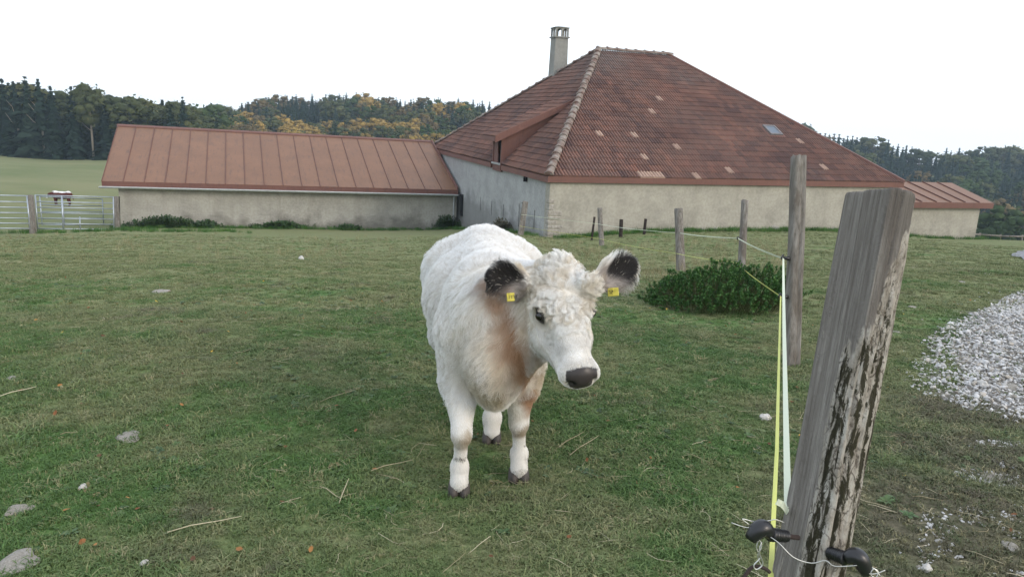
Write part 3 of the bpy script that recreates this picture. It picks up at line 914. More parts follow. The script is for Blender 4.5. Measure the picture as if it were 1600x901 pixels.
class Field:
    def __init__(s, lo, hi, vox):
        s.vox = vox; s.lo = np.array(lo, float)
        s.n = np.ceil((np.array(hi) - s.lo) / vox).astype(int) + 1
        ax = [s.lo[i] + vox * np.arange(s.n[i]) for i in range(3)]
        s.ax = ax
        s.d = np.full(s.n, 1.0, dtype=np.float32)
    def _win(s, lo, hi):
        i0 = np.clip(np.floor((np.array(lo) - s.lo) / s.vox).astype(int), 0, s.n)
        i1 = np.clip(np.ceil((np.array(hi) - s.lo) / s.vox).astype(int) + 1, 0, s.n)
        sl = tuple(slice(a, b) for a, b in zip(i0, i1))
        g = np.meshgrid(*[s.ax[i][sl[i]] for i in range(3)], indexing='ij')
        return sl, np.stack(g, -1)
    def cone(s, a, b, ra, rb, k=.03, ax=(1, 1, 1)):
        a, b = np.array(a, float), np.array(b, float); m = max(ra, rb) + k * 2.5 + .02
        sl, p = s._win(np.minimum(a, b) - m, np.maximum(a, b) + m)
        ab = b - a; t = np.clip(((p - a) @ ab) / (ab @ ab), 0, 1)
        q = p - (a + t[..., None] * ab)
        d = np.sqrt((q ** 2).sum(-1)) - (ra + t * (rb - ra))
        s.d[sl] = smin(s.d[sl], d, k)
    def ell(s, c, r, k=.03, rot=None, sub=False):
        c, r = np.array(c, float), np.array(r, float); m = r.max() + k * 2.5 + .02
        sl, p = s._win(c - m, c + m)
        q = p - c
        if rot is not None: q = q @ np.array(rot).T     # rows of rot are the local axes
        k0 = np.sqrt(((q / r) ** 2).sum(-1)); k1 = np.sqrt(((q / r ** 2) ** 2).sum(-1)) + 1e-9
        d = k0 * (k0 - 1) / k1
        s.d[sl] = -smin(-s.d[sl], d, k) if sub else smin(s.d[sl], d, k)
    def surface(s):
        """surface nets"""
        d = s.d; ins = d < 0
        n = s.n
        cs = ins[:-1, :-1, :-1].astype(np.int8)
        cnt = np.zeros(n - 1, np.int8)
        for i in (0, 1):
            for j in (0, 1):
                for k in (0, 1): cnt += ins[i:n[0] - 1 + i, j:n[1] - 1 + j, k:n[2] - 1 + k]
        act = (cnt > 0) & (cnt < 8)
        idx = -np.ones(n - 1, np.int64); cells = np.argwhere(act); idx[act] = np.arange(len(cells))
        acc = np.zeros((len(cells), 3)); num = np.zeros(len(cells))
        offs = [(i, j, k) for i in (0, 1) for j in (0, 1) for k in (0, 1)]
        val = {o: d[cells[:, 0] + o[0], cells[:, 1] + o[1], cells[:, 2] + o[2]] for o in offs}
        for o in offs:
            for axx in range(3):
                if o[axx] == 1: continue
                o2 = list(o); o2[axx] = 1; o2 = tuple(o2)
                va, vb = val[o], val[o2]; cr = (va < 0) != (vb < 0)
                t = np.where(cr, va / np.where(cr, va - vb, 1), 0)
                pt = np.array(o, float)[None].repeat(len(cells), 0); pt[:, axx] += t
                acc += np.where(cr[:, None], pt, 0); num += cr
        V = s.lo + s.vox * (cells + acc / np.maximum(num, 1)[:, None])
        F = []
        for axx in range(3):
            u, v = (axx + 1) % 3, (axx + 2) % 3
            sl0 = [slice(None)] * 3; sl1 = [slice(None)] * 3
            sl0[axx] = slice(0, n[axx] - 1); sl1[axx] = slice(1, n[axx])
            cr = ins[tuple(sl0)] != ins[tuple(sl1)]
            e = np.argwhere(cr)
            e = e[(e[:, u] > 0) & (e[:, v] > 0) & (e[:, u] < n[u] - 1) & (e[:, v] < n[v] - 1)]
            flip = ins[tuple(e.T)]
            q = []
            for du, dv in ((-1, -1), (0, -1), (0, 0), (-1, 0)):
                c = e.copy(); c[:, u] += du; c[:, v] += dv; q.append(idx[tuple(c.T)])
            q = np.stack(q, 1)
            q[~flip] = q[~flip][:, ::-1]
            F.append(q)
        return V, np.concatenate(F)


def smooth_verts(V, F, it=2, lam=.5):
    E_ = np.concatenate([F[:, [0, 1]], F[:, [1, 2]], F[:, [2, 3]], F[:, [3, 0]]])
    for _ in range(it):
        acc = np.zeros_like(V); cnt = np.zeros(len(V))
        for i in range(3):
            acc[:, i] = np.bincount(E_[:, 0], V[E_[:, 1], i], len(V)) + np.bincount(E_[:, 1], V[E_[:, 0], i], len(V))
        cnt = np.bincount(E_[:, 0], minlength=len(V)) + np.bincount(E_[:, 1], minlength=len(V))
        V = V * (1 - lam) + lam * acc / np.maximum(cnt, 1)[:, None]
    return V


def face_normals(V, F):
    n = np.cross(V[F[:, 2]] - V[F[:, 0]], V[F[:, 3]] - V[F[:, 1]])
    a = np.linalg.norm(n, axis=1, keepdims=True); return n / np.maximum(a, 1e-12), a[:, 0] * .5


def sstep(a, b, x):
    t = np.clip((x - a) / (b - a), 0, 1); return t * t * (3 - 2 * t)


def vnoise(P, scale, seed=0, oct_=2):
    """cheap smooth vector-free noise: sum of random plane waves"""
    rg = np.random.default_rng(seed); out = np.zeros(len(P)); amp = 1.0
    for o in range(oct_):
        for _ in range(7):
            k = rg.normal(size=3) * scale * (1.9 ** o); out += amp * np.sin(P @ k + rg.uniform(0, 6.28))
        amp *= .6
    return out / 4.5


# ------------------------------------------------------------------ the white calf
CO = np.array([-.09, 3.08, 0.0]); CO[2] = gz(CO[0], CO[1])
CF = np.array([.068, -.998, 0]); CL = np.array([.998, .068, 0])
def cf(Wp): r = np.asarray(Wp) - CO; return np.array([r @ CF, r @ CL, r[2]])
def cpx(px, py, d): return cf(at(px, py, d))
cow = empty('calf', CO, math.atan2(CF[1], CF[0]), 'shaggy white calf with black ears, black nose and yellow ear tags facing the camera', 'calf')

psi, tilt, hroll = R(13.5), R(49), R(4.5)
ha = np.array([math.cos(psi) * math.cos(tilt), math.sin(psi) * math.cos(tilt), -math.sin(tilt)])
hb = np.array([-math.sin(psi), math.cos(psi), 0.0])
hc = np.cross(ha, hb)
if hc[2] < 0: hc = -hc
hb, hc = hb * math.cos(hroll) + hc * math.sin(hroll), hc * math.cos(hroll) - hb * math.sin(hroll)
ha2 = ha
HP = cpx(877, 416, 2.97)
def hd(a, b, c): return HP + ha * a + hb * b + hc * c
HROT = np.stack([ha, hb, hc])

cfd = Field((-1.32, -.46, -.03), (.66, .66, 1.24), .0085)
B_ = cfd
# trunk
B_.ell((-.60, 0, .735), (.48, .312, .255), .06)
B_.ell((-.90, 0, .76), (.27, .265, .27), .08)
B_.ell((-.12, .015, .79), (.27, .200, .235), .08)
B_.cone((-.95, 0, .93), (-.20, 0, .93), .085, .09, .10)
B_.ell((.02, .03, .585), (.19, .105, .195), .08)
# neck and dewlap
B_.cone((-.10, .02, .80), hd(.04, 0, -.16), .205, .135, .09)
B_.cone((.06, .05, .62), hd(.14, 0, -.20), .13, .075, .09)
# fore legs
FR, FL_ = cf(at(717, 770, 3.30)), cf(at(810, 748, 3.44))
FR[2] = gz(*(CO + CF * FR[0] + CL * FR[1])[:2]) - CO[2]; FL_[2] = gz(*(CO + CF * FL_[0] + CL * FL_[1])[:2]) - CO[2]
def foreleg(f, sy, kx):
    sh = (-.06, .02 + sy * .125, .72); el = (-.07, (.146 if sy > 0 else -.114), .49); kn = np.array([f[0] + kx, f[1] * .85 + sy * .012, .295]); ft = np.array([f[0] - .02, f[1], .12 + f[2]])
    B_.cone(sh, el, .128, .096, .05); B_.cone(el, kn, .092, .037, .03)
    B_.ell(kn, (.041, .038, .052), .03)
    B_.cone(kn, ft, .032, .027, .025)
    B_.ell(ft, (.037, .036, .042), .03)
    B_.cone(ft, (f[0] + .005, f[1], .055 + f[2]), .035, .041, .02)
foreleg(FR, -1, .02); foreleg(FL_, 1, .02)
# hind legs
HL = cf(at(768, 688, 3.86)); HRr = np.array([-1.02, -.13, 0.0])
for f in (HL, HRr): f[2] = gz(*(CO + CF * f[0] + CL * f[1])[:2]) - CO[2]
def hindleg(f, sy):
    hip = (-.92, sy * .15, .78); st = np.array([-.72 + (f[0] + .95) * .25, sy * .17, .50]); hk = np.array([f[0] - .13, f[1] * .9 + sy * .01, .40]); ft = np.array([f[0] - .025, f[1], .12 + f[2]])
    B_.cone(hip, st, .19, .115, .06); B_.cone(st, hk, .105, .052, .04)
    B_.ell(hk + np.array([-.012, 0, .01]), (.050, .042, .06), .03)
    B_.cone(hk, ft, .044, .037, .02); B_.ell(ft, (.046, .046, .045), .03)
    B_.cone(ft, (f[0], f[1], .055 + f[2]), .040, .043, .02)
hindleg(HL, 1); hindleg(HRr, -1)
# tail
B_.cone((-1.14, 0, .92), (-1.20, 0, .60), .035, .025, .03); B_.cone((-1.20, 0, .60), (-1.20, .01, .38), .03, .045, .03)
# head
B_.ell(hd(.045, 0, -.090), (.105, .098, .095), .04, HROT)
B_.ell(hd(.125, 0, -.062), (.120, .104, .066), .05, HROT)
B_.ell(hd(-.005, 0, -.045), (.055, .048, .055), .03, HROT)
B_.cone(hd(.16, 0, -.085), hd(.385, 0, -.062), .086, .058, .05)
B_.ell(hd(.432, 0, -.060), (.056, .082, .060), .035, HROT)
B_.ell(hd(.402, 0, -.108), (.060, .058, .040), .03, HROT)
for sg in (-1, 1):
    B_.cone(hd(.10, sg * .060, -.175), hd(.24, sg * .050, -.165), .075, .058, .045)
    B_.cone(hd(.24, sg * .050, -.165), hd(.385, sg * .018, -.115), .058, .036, .045)
    B_.ell(hd(.155, sg * .090, -.058), (.045, .028, .028), .025, HROT)
    B_.ell(hd(.180, sg * .112, -.070), (.024, .020, .019), .010, HROT, sub=True)
    B_.ell(hd(.180, sg * .106, -.070), (.024, .014, .017), .006, HROT)
    B_.ell(hd(.482, sg * .043, -.046), (.024, .017, .012), .006, HROT, sub=True)
    B_.ell(hd(.466, sg * .053, -.060), (.016, .012, .012), .008, HROT, sub=True)
# ears: leaf-shaped shells opening forward
EARS = {}
for sg, base, tip in ((-1, (828, 447, 2.985), (764, 431, 2.955)), (1, (934, 441, 2.93), (995, 412, 2.985))):
    b0, t0 = cpx(*base), cpx(*tip)
    e = t0 - b0; el_ = np.linalg.norm(e); e = e / el_
    vd = cf(EYE) - (b0 + t0) / 2; vd /= np.linalg.norm(vd)
    nrm = vd - e * (vd @ e); nrm /= np.linalg.norm(nrm)
    wv = np.cross(nrm, e)
    nrm = nrm * math.cos(.25) + wv * math.sin(.25) * (-1 if sg > 0 else 1) * .4; nrm = nrm - e * (nrm @ e); nrm /= np.linalg.norm(nrm); wv = np.cross(nrm, e)
    if wv[2] < 0: wv = -wv
    ctr = b0 + e * el_ * .52
    rot = np.stack([e, wv, nrm])
    EARS[sg] = (ctr, rot, el_ * .56)
    B_.cone(b0 - e * .05 - nrm * .015, b0 + e * .05 - nrm * .012, .040, .030, .03)
    B_.ell(ctr - nrm * .012, (el_ * .56, .068, .028), .02, rot)
    B_.ell(ctr + nrm * .018 + e * .004, (el_ * .48, .056, .027), .008, rot, sub=True)
Vc, Fc = B_.surface()
Vc = smooth_verts(Vc, Fc, 2, .45)


def head_local(P): return (P - HP) @ HROT.T


def cow_colour(P):
    """coat colour by place: returns rgb (linear) and masks"""
    n1 = vnoise(P, 14, 3); n2 = vnoise(P, 45, 5)
    c = np.tile(np.array([.79, .785, .77]), (len(P), 1))
    cream = np.array([.66, .56, .40]); rust = np.array([.46, .275, .15]); och = np.array([.27, .19, .095])
    blk = np.array([.020, .018, .019])
    def put(col, w): nonlocal c; w = np.clip(w, 0, 1)[:, None]; c = c * (1 - w) + col * w
    h0 = head_local(P); hm0 = (h0[:, 0] > -.05) & (np.abs(h0[:, 1]) < .13) & (h0[:, 2] > -.20)
    # rusty, cream and ochre coat patches on neck, brisket and legs
    for px, py, d, r, a, col in PATCH:
        q = cpx(px, py, d); e_ = cf(EYE); rr_ = (q - e_) / np.linalg.norm(q - e_)
        w_ = P - e_; dd = np.linalg.norm(w_ - (w_ @ rr_)[:, None] * rr_, axis=1) + np.where((P[:, 0] > -.10) & ~hm0, 0, 9)
        put(col, .98 * a * sstep(r * 1.45, r * .25, dd + .03 * n1 + .018 * n2))
    for f in (FR, FL_):
        k = np.array([f[0] + .02, f[1] * .9, .262])
        put(och, .5 * sstep(.075, .02, np.linalg.norm((P - k) * np.array([1, 1.1, 1.2]), axis=1) + .008 * n2) * (P[:, 0] > k[0] - .02))
    h = head_local(P)
    hm = (h[:, 0] > -.05) & (np.abs(h[:, 1]) < .16) & (h[:, 2] > -.3)
    put(np.array([.70, .64, .54]), np.where(hm & (h[:, 0] < .30), .18, 0) + np.where(hm & (np.abs(h[:, 1]) > .06), .35, 0) * sstep(.30, .12, h[:, 0]) * sstep(-.16, -.06, h[:, 2]))
    put(np.array([.60, .575, .535]), np.where(hm, .75, 0) * sstep(.20, .30, h[:, 0]) * np.clip(.75 + .5 * n2, .2, 1))
    # nose pad
    rim = (np.abs(h[:, 1]) / np.clip(.063 + .20 * (h[:, 2] + .044), .042, .075)) ** 2.4 + (np.abs(h[:, 2] + .042) / .046) ** 2.2
    pad = hm & (rim + .10 * n2 < 1) & (h[:, 0] > .430)
    put(np.array([.052, .047, .048]), np.where(pad, 1, 0))
    for sg in (-1, 1):
        nq = (P - hd(.480, sg * .043, -.046)) @ HROT.T
        put(np.array([.004, .004, .004]), np.where(pad & (((nq[:, 1] / .018) ** 2 + ((nq[:, 2] + sg * nq[:, 1] * .35) / .0115) ** 2) < 1), 1, 0))
    # inner ears
    inner = np.zeros(len(P)); ring = np.zeros(len(P))
    for sg, (ctr, rot, el_) in EARS.items():
        q = (P - ctr) @ rot.T
        m = ((q[:, 0] - (.014 if sg < 0 else .026)) / (el_ * .86)) ** 2 + ((q[:, 1] - .006) / .060) ** 2
        lower = sstep(-.75, -.1, q[:, 0] / el_ + q[:, 1] / .06 * .8)
        m = m * (1.0 if sg < 0 else 1.5) + (0 if sg < 0 else .0)
        w = sstep(1.15, .85, m + .15 * n2) * (q[:, 2] > -.026) * (np.abs(q[:, 2]) < .05) * np.clip(lower, 0, 1)
        inner = np.maximum(inner, w)
        ring = np.maximum(ring, .8 * sstep(1.6, .9, ((q[:, 0] + .02) / (el_ * .8)) ** 2 + ((q[:, 1] + .008) / .052) ** 2) * (q[:, 2] > -.026) * (np.abs(q[:, 2]) < .05))
    put(np.array([.20, .165, .15]), np.clip(ring, 0, 1)); put(blk, inner)
    # bare dark skin round the eyes
    for sg in (-1, 1):
        e = hd(.178, sg * .106, -.068); dd = np.linalg.norm((P - e), axis=1)
        put(np.array([.30, .26, .22]), .6 * sstep(.07, .04, dd + .004 * n2)); put(np.array([.03, .027, .027]), .95 * sstep(.040, .032, dd + .003 * n2))
    return c, pad, inner > .5, hm


RUST, CREAM, OCH = np.array([.31, .165, .082]), np.array([.62, .51, .36]), np.array([.36, .30, .19])
DOCH = np.array([.25, .17, .075])
PATCH = [(795, 545, 3.0, .20, .55, CREAM), (775, 470, 3.0, .07, .8, RUST), (790, 505, 3.0, .075, .85, RUST), (805, 545, 3.0, .07, .85, RUST), (815, 585, 3.0, .075, .95, RUST),
         (830, 625, 3.0, .055, .95, RUST), (845, 590, 3.0, .05, .55, OCH), (770, 600, 3.0, .10, .35, CREAM), (748, 602, 3.0, .06, .6, OCH), (858, 600, 3.0, .08, .45, CREAM), (800, 650, 3.0, .05, .4, OCH), (760, 640, 3.0, .05, .4, OCH), (731, 688, 3.2, .032, .6, DOCH), (822, 674, 3.3, .032, .6, DOCH)]
cc, pad, inner, hm = cow_colour(Vc)
cm = NT('calf_hide', .75, .25)
_a = cm.mix(1.0, cm.attr('col'), (.80, .77, .72), 'MULTIPLY')
cm.color(_a)
cm.put(cm.b.inputs['Roughness'], cm.attr('rough', 'Fac'))
cow_me = mesh_np('body', Vc, Fc, [cm.mat], True, {'col': ('FLOAT_COLOR', 'POINT', np.concatenate([cc, np.ones((len(cc), 1))], 1)), 'rough': ('FLOAT', 'POINT', np.where(pad, .32, .8))})
cow_body = link('body', cow_me, cow)

# coat: hair curves rooted on the body
def comb(P, N):
    """lie direction, length, lift, waviness for hairs rooted at P"""
    n = len(P)
    d = np.tile(np.array([-.55, 0, -.85]), (n, 1))
    x, y, z = P.T
    top = sstep(.80, .98, z) * (x < 0)
    d += top[:, None] * np.array([-.4, 0, .55])
    leg = z < .42
    d[leg] = np.array([-.15, 0, -1])
    L = np.full(n, .050); lift = np.full(n, .34); wav = np.full(n, .006)
    L -= .012 * sstep(.60, .45, z) * (z > .36); lift = lift - .12 * sstep(.62, .48, z)
    L[leg] = .015; lift[leg] = .28; wav[leg] = .0015
    rump = x < -.75
    L[rump] *= 1.15
    L[(z > .88) & (x < 0)] = .05; lift[(z > .88) & (x < 0)] = .55
    tail = (x < -1.12) & (z < .62) & (np.abs(y) < .09)
    L[tail] = .09; d[tail] = np.array([0, 0, -1])
    foot = z < .17
    L[foot] = .014
    h = head_local(P)
    hm = (h[:, 0] > -.06) & (np.abs(h[:, 1]) < .135) & (h[:, 2] > -.19)
    # face hairs run down the face; curls on the forehead
    fa = ha * .9 - hc * .25
    d[hm] = fa
    cu_ = hm & (h[:, 0] < .27) & (h[:, 2] > -.10)
    a_, b_ = h[:, 0], h[:, 1]
    L[hm] = .018; lift[hm] = .34; wav[hm] = .001
    L[cu_] = .054 - .024 * sstep(.15, .27, a_[cu_]); lift[cu_] = .30; wav[cu_] = .0120
    # whorl: hairs leave the centre of the forehead
    wx, wy = a_ - .15, b_
    rad = wx[:, None] * ha + wy[:, None] * hb
    rl = np.linalg.norm(rad, axis=1, keepdims=True) + 1e-6
    d[cu_] = (.75 * rad / rl * np.clip(rl / .05, 0, 1) + .35 * ha)[cu_]
    pt = hm & (a_ < .01) & (h[:, 2] > -.09)
    L[pt] = .055; lift[pt] = .9; wav[pt] = .009
    muz = hm & (a_ > .33)
    L[muz] = .011; lift[muz] = .42; wav[muz] = .0005
    jaw = hm & (h[:, 2] < -.13)
    L[jaw] = .028; d[jaw] = ha * .3 - hc * .9; lift[jaw] = .35
    # ears: long fringes leaving the rim
    for sg, (ctr, rot, el_) in EARS.items():
        q = (P - ctr) @ rot.T
        m = (np.abs(q[:, 0]) < el_ * 1.15) & (np.abs(q[:, 1]) < .085) & (np.abs(q[:, 2]) < .06)
        if sg < 0: m &= q[:, 0] > -el_ * .9
        dirl = rot[0] * .75 + (q[:, 1] / .05)[:, None] * rot[1] * .7 + rot[2] * .1
        d[m] = dirl[m]; rimd = np.abs(q[:, 1]) / .055 
        L[m] = (.016 + .030 * sstep(.5, 1.0, rimd))[m]; lift[m] = .35; wav[m] = .002
        low = m & (q[:, 1] < -.025); L[low] = .045; d[low] = (rot[0] * .3 - rot[1] * .9)
    for sg in (-1, 1):
        e = hd(.178, sg * .104, -.068); near_e = np.linalg.norm(P - e, axis=1) < .055
        lift[near_e] = .15; L[near_e] = .010; wav[near_e] = 0; d[near_e] = (P - e)[near_e] * 30 + .2 * ha
    dew = (x > .0) & (~hm) & (z > .42) & (z < .9)
    L[dew] = np.maximum(L[dew], .040); lift[dew] = .30
    return d, L, lift, wav


def grow(V, F, count, seed, weight=None, segs=6):
    rg = np.random.default_rng(seed)
    N_, A_ = face_normals(V, F)
    cen = V[F].mean(1)
    w_ = A_ * (weight(cen) if weight is not None else 1)
    fi = rg.choice(len(F), count, p=w_ / w_.sum())
    r1, r2 = rg.random(count), rg.random(count)
    q = V[F[fi]]
    P = (q[:, 0] * (1 - r1)[:, None] + q[:, 1] * r1[:, None]) * (1 - r2)[:, None] + (q[:, 3] * (1 - r1)[:, None] + q[:, 2] * r1[:, None]) * r2[:, None]
    VN = np.zeros_like(V)
    for c in range(4):
        for i in range(3): VN[:, i] += np.bincount(F[:, c], N_[:, i] * A_, len(V))
    VN /= np.linalg.norm(VN, axis=1, keepdims=True) + 1e-12
    N = VN[F[fi, 0]] + VN[F[fi, 2]]; N /= np.linalg.norm(N, axis=1, keepdims=True)
    return P, N, rg


def fur(name, V, F, count, seed, colf, combf, parent, mat, weight=None, segs=6, rad=.00052, lock=34, clumpf=.55):
    P, N, rg = grow(V, F, count, seed, weight)
    d, L, lift, wav = combf(P, N)
    # locks: hairs share the wander of their lock
    def lockn(sc, sd): return np.stack([vnoise(P, sc, sd + i, 1) for i in range(3)], 1)
    d = d / (np.linalg.norm(d, axis=1, keepdims=True) + 1e-9)
    d = d + .42 * lockn(14, seed + 10) + .34 * lockn(42, seed + 20) + rg.normal(size=P.shape) * .08
    T_ = d - N * (d * N).sum(1, keepdims=True); T_ /= np.linalg.norm(T_, axis=1, keepdims=True) + 1e-9
    B2 = np.cross(N, T_)
    L = L * (1 + .22 * vnoise(P, 40, seed + 5, 1)) * rg.uniform(.65, 1.15, len(P))
    lf = np.clip(lift * (1 + .5 * vnoise(P, 55, seed + 6, 1)) + rg.normal(size=len(P)) * .06, .08, 1.1)
    keep = L > .003
    P, N, T_, B2, L, lf, wav = [q[keep] for q in (P, N, T_, B2, L, lf, wav)]
    ph = vnoise(P, 70, seed + 8, 1) * 4 + rg.uniform(0, 1.2, len(P)); fr = np.where(wav > .007, 1.7, 2.2)
    pts = np.zeros((len(P), segs, 3), np.float32)
    for i in range(segs):
        t = i / (segs - 1)
        up = lf * (t - .62 * t * t) * L
        al = L * (t * np.sqrt(np.maximum(0, 1 - lf ** 2 * .5)) )
        wv_ = wav * t * np.sin(ph + t * fr * 2 * math.pi); wv2 = wav * .6 * t * np.cos(ph * 1.3 + t * fr * 2 * math.pi)
        pts[:, i] = P + N * (up + np.abs(wv2) - .001)[:, None] + T_ * (al + wv2)[:, None] + B2 * wv_[:, None]
    # locks: every hair leans towards the nearest guide hair as it runs to its tip
    from mathutils.kdtree import KDTree
    ng = max(10, len(P) // lock); pg = np.where(wav > .007, .75, 1.0); gi = rg.choice(len(P), ng, replace=False, p=pg / pg.sum())
    kd = KDTree(ng)
    for k_, g_ in enumerate(gi): kd.insert(P[g_], k_)
    kd.balance()
    near = gi[np.fromiter((kd.find(p_)[1] for p_ in P), dtype=np.int64, count=len(P))]
    cl = (rg.uniform(.35, .95, len(P)) * clumpf)[:, None]; cl = cl * np.clip((L - .008) / .026, .12, 1)[:, None]; cl = np.where((wav > .007)[:, None], np.minimum(.90, cl * 1.9), cl)
    for i in range(segs):
        t = (i / (segs - 1)) ** 1.1
        off = (P - P[near]) * .25
        pts[:, i] = pts[:, i] * (1 - cl * t) + (pts[near, i] + off * (1 - t)) * cl * t
    col = colf(P, rg)
    cv = bpy.data.hair_curves.new(name)
    cv.add_curves([segs] * len(P))
    cv.position_data.foreach_set('vector', pts.reshape(-1))
    rr = np.tile(np.linspace(1, .25, segs), len(P)).astype(np.float32) * rad
    ra = cv.attributes.get('radius') or cv.attributes.new('radius', 'FLOAT', 'POINT')
    ra.data.foreach_set('value', rr)
    ca = cv.attributes.new('col', 'FLOAT_COLOR', 'CURVE')
    ca.data.foreach_set('color', np.concatenate([col, np.ones((len(col), 1))], 1).astype(np.float32).ravel())
    cv.materials.append(mat)
    return link(name, cv, parent)


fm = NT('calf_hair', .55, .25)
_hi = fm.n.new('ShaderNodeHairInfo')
_hr = fm.ramp(_hi.outputs['Intercept'], [(0, (.76, .71, .64)), (.6, (1, 1, 1))])  # shade between the locks put into the colour: darker roots, full tone at tips
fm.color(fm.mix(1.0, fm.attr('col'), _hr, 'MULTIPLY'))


def cow_hair_col(P, rg):
    c, pd, inn, hm = cow_colour(P)
    v = 1 + .07 * vnoise(P, 50, 71, 1)[:, None] + rg.normal(size=(len(P), 1)) * .05
    c = c * v * 1.10
    tan = np.clip(vnoise(P, 75, 72, 2) * 1.3, 0, .75) * (hm & (head_local(P)[:, 0] < .25)); c = c * (1 - tan[:, None]) + c * np.array([.80, .73, .62]) * tan[:, None]
    wh = (np.linalg.norm(c, axis=1) < .25) & (rg.random(len(P)) < .035) & (P[:, 2] > .8); c[wh] = np.array([.62, .58, .52])
    # black flecks above the hooves
    low = (P[:, 2] < .19) & (P[:, 0] > -.3)
    fl_ = low & (vnoise(P, 60, 33, 1) > .48)
    c[fl_] = np.array([.02, .018, .018])
    dirt = (sstep(.36, .05, P[:, 2]) * .38 * np.clip(.7 + .5 * vnoise(P, 30, 77, 2), 0, 1.2) + .16 * np.clip(vnoise(P, 6, 78, 2), 0, 1))[:, None]
    c = c * (1 - dirt) + np.array([.42, .36, .26]) * dirt
    return np.clip(c, 0, .90)


def cow_w(c):
    """hair density: none on nose and eyes, more on head and ears"""
    h = head_local(c); _, pd, inn, hm = cow_colour(c)
    w = np.ones(len(c)); w[hm] = 3.0; w[hm & (h[:, 0] > .24)] = 5.5; w[pd] = 0; w[inn] = 2.0
    for sg in (-1, 1):
        e = hd(.178, sg * .106, -.068); w[(np.linalg.norm((c - e) @ HROT.T * np.array([1, 1, 1.25]), axis=1) < .025)] = 0
    w[c[:, 2] < .045] = 0
    w[c[:, 2] < .30] *= 1.5
    return w


N_HAIR = 185000
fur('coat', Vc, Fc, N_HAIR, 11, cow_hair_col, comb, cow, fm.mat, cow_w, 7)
# hooves: two claws to each foot
M_hoof = plain('hoof_horn', (.065, .055, .048), .6, .3, 0, .35, 25)
for f in (FR, FL_, HL, HRr):
    for sg in (-1, 1):
        c = Field((f[0] - .07, f[1] - .09, f[2] - .02), (f[0] + .10, f[1] + .09, f[2] + .10), .006)
        a = np.array([f[0] + .010, f[1] + sg * .0240, f[2] + .014])
        c.ell(a, (.046, .0225, .040), .01); c.cone(a + [.004, 0, .0], a + [-.014, 0, .034], .0235, .0225, .012)
        c.d = np.maximum(c.d, (f[2] - .004) - c.ax[2][None, None, :]).astype(np.float32)
        v_, f_ = c.surface()
        link('hoof', mesh_np('hoof', smooth_verts(v_, f_, 1), f_, [M_hoof], True), cow)
# eyes with lids
M_eye = NT('eye', .06, .6); M_eye.color((.008, .006, .005)); M_eye = M_eye.mat
M_lid = plain('eyelid', (.045, .038, .036), .5, .3)
for sg in (-1, 1):
    bm = bmesh.new(); bmesh.ops.create_uvsphere(bm, u_segments=24, v_segments=16, radius=.021)
    me = bpy.data.meshes.new('eye'); bm.to_mesh(me); bm.free(); me.materials.append(M_eye)
    me.polygons.foreach_set('use_smooth', np.ones(len(me.polygons), dtype=bool))
    eo = link('eye', me, cow, hd(.180, sg * .104, -.066))
# ear tags
M_tag = plain('tag_yellow', (.50, .42, .065), .5, .35, 0, .22, 60)
M_ink = plain('tag_ink', (.02, .02, .02), .6, .2)
SEG = {'0': 'abcdef', '1': 'bc', '7': 'abc', '2': 'abged', '4': 'fgbc'}
def digits(text, x0, y0, h, mb):
    w_ = h * .5; t_ = h * .13
    for i, chh in enumerate(text):
        x = x0 + i * h * .72
        for sgm in SEG[chh]:
            rc = {'a': (0, h - t_, w_, h), 'd': (0, 0, w_, t_), 'g': (0, h / 2 - t_ / 2, w_, h / 2 + t_ / 2), 'b': (w_ - t_, h / 2, w_, h), 'c': (w_ - t_, 0, w_, h / 2),
                  'f': (0, h / 2, t_, h), 'e': (0, 0, t_, h / 2)}[sgm]
            mb.box(x + rc[0], y0 + rc[1], .0022, x + rc[2], y0 + rc[3], .0030)
def ear_tag(px, py, d, txt, w_, h_, yaw, rolla):
    p = cpx(px, py, d)
    vd = cf(EYE) - p; vd /= np.linalg.norm(vd)
    vd = Vector(vd); xx = Vector((0, 0, 1)).cross(vd).normalized(); yy = vd.cross(xx)
    m = Matrix((xx, yy, vd)).transposed() @ Matrix.Rotation(yaw, 3, 'Y') @ Matrix.Rotation(rolla, 3, 'Z')
    mb = MB(); mb.box(-w_ / 2, -h_ / 2, -.002, w_ / 2, h_ / 2, .002)
    o = bevel(mb.build('ear_tag', M_tag, cow), .0018, 1)
    o.matrix_local = Matrix.Translation(Vector(p)) @ m.to_4x4()
    nb = MB(); digits(txt, -w_ * .40, -h_ * .22, h_ * .42, nb); nb.build('number', M_ink, o)
    st_ = MB(); st_.tube([(0, h_ * .36, -.012), (0, h_ * .36, .006)], .005, 8); st_.build('stud', M_tag, o)
ear_tag(798, 464, 2.935, '117', .031, .033, R(10), R(6))
ear_tag(958, 456, 2.93, '72', .044, .033, R(-15), R(8))


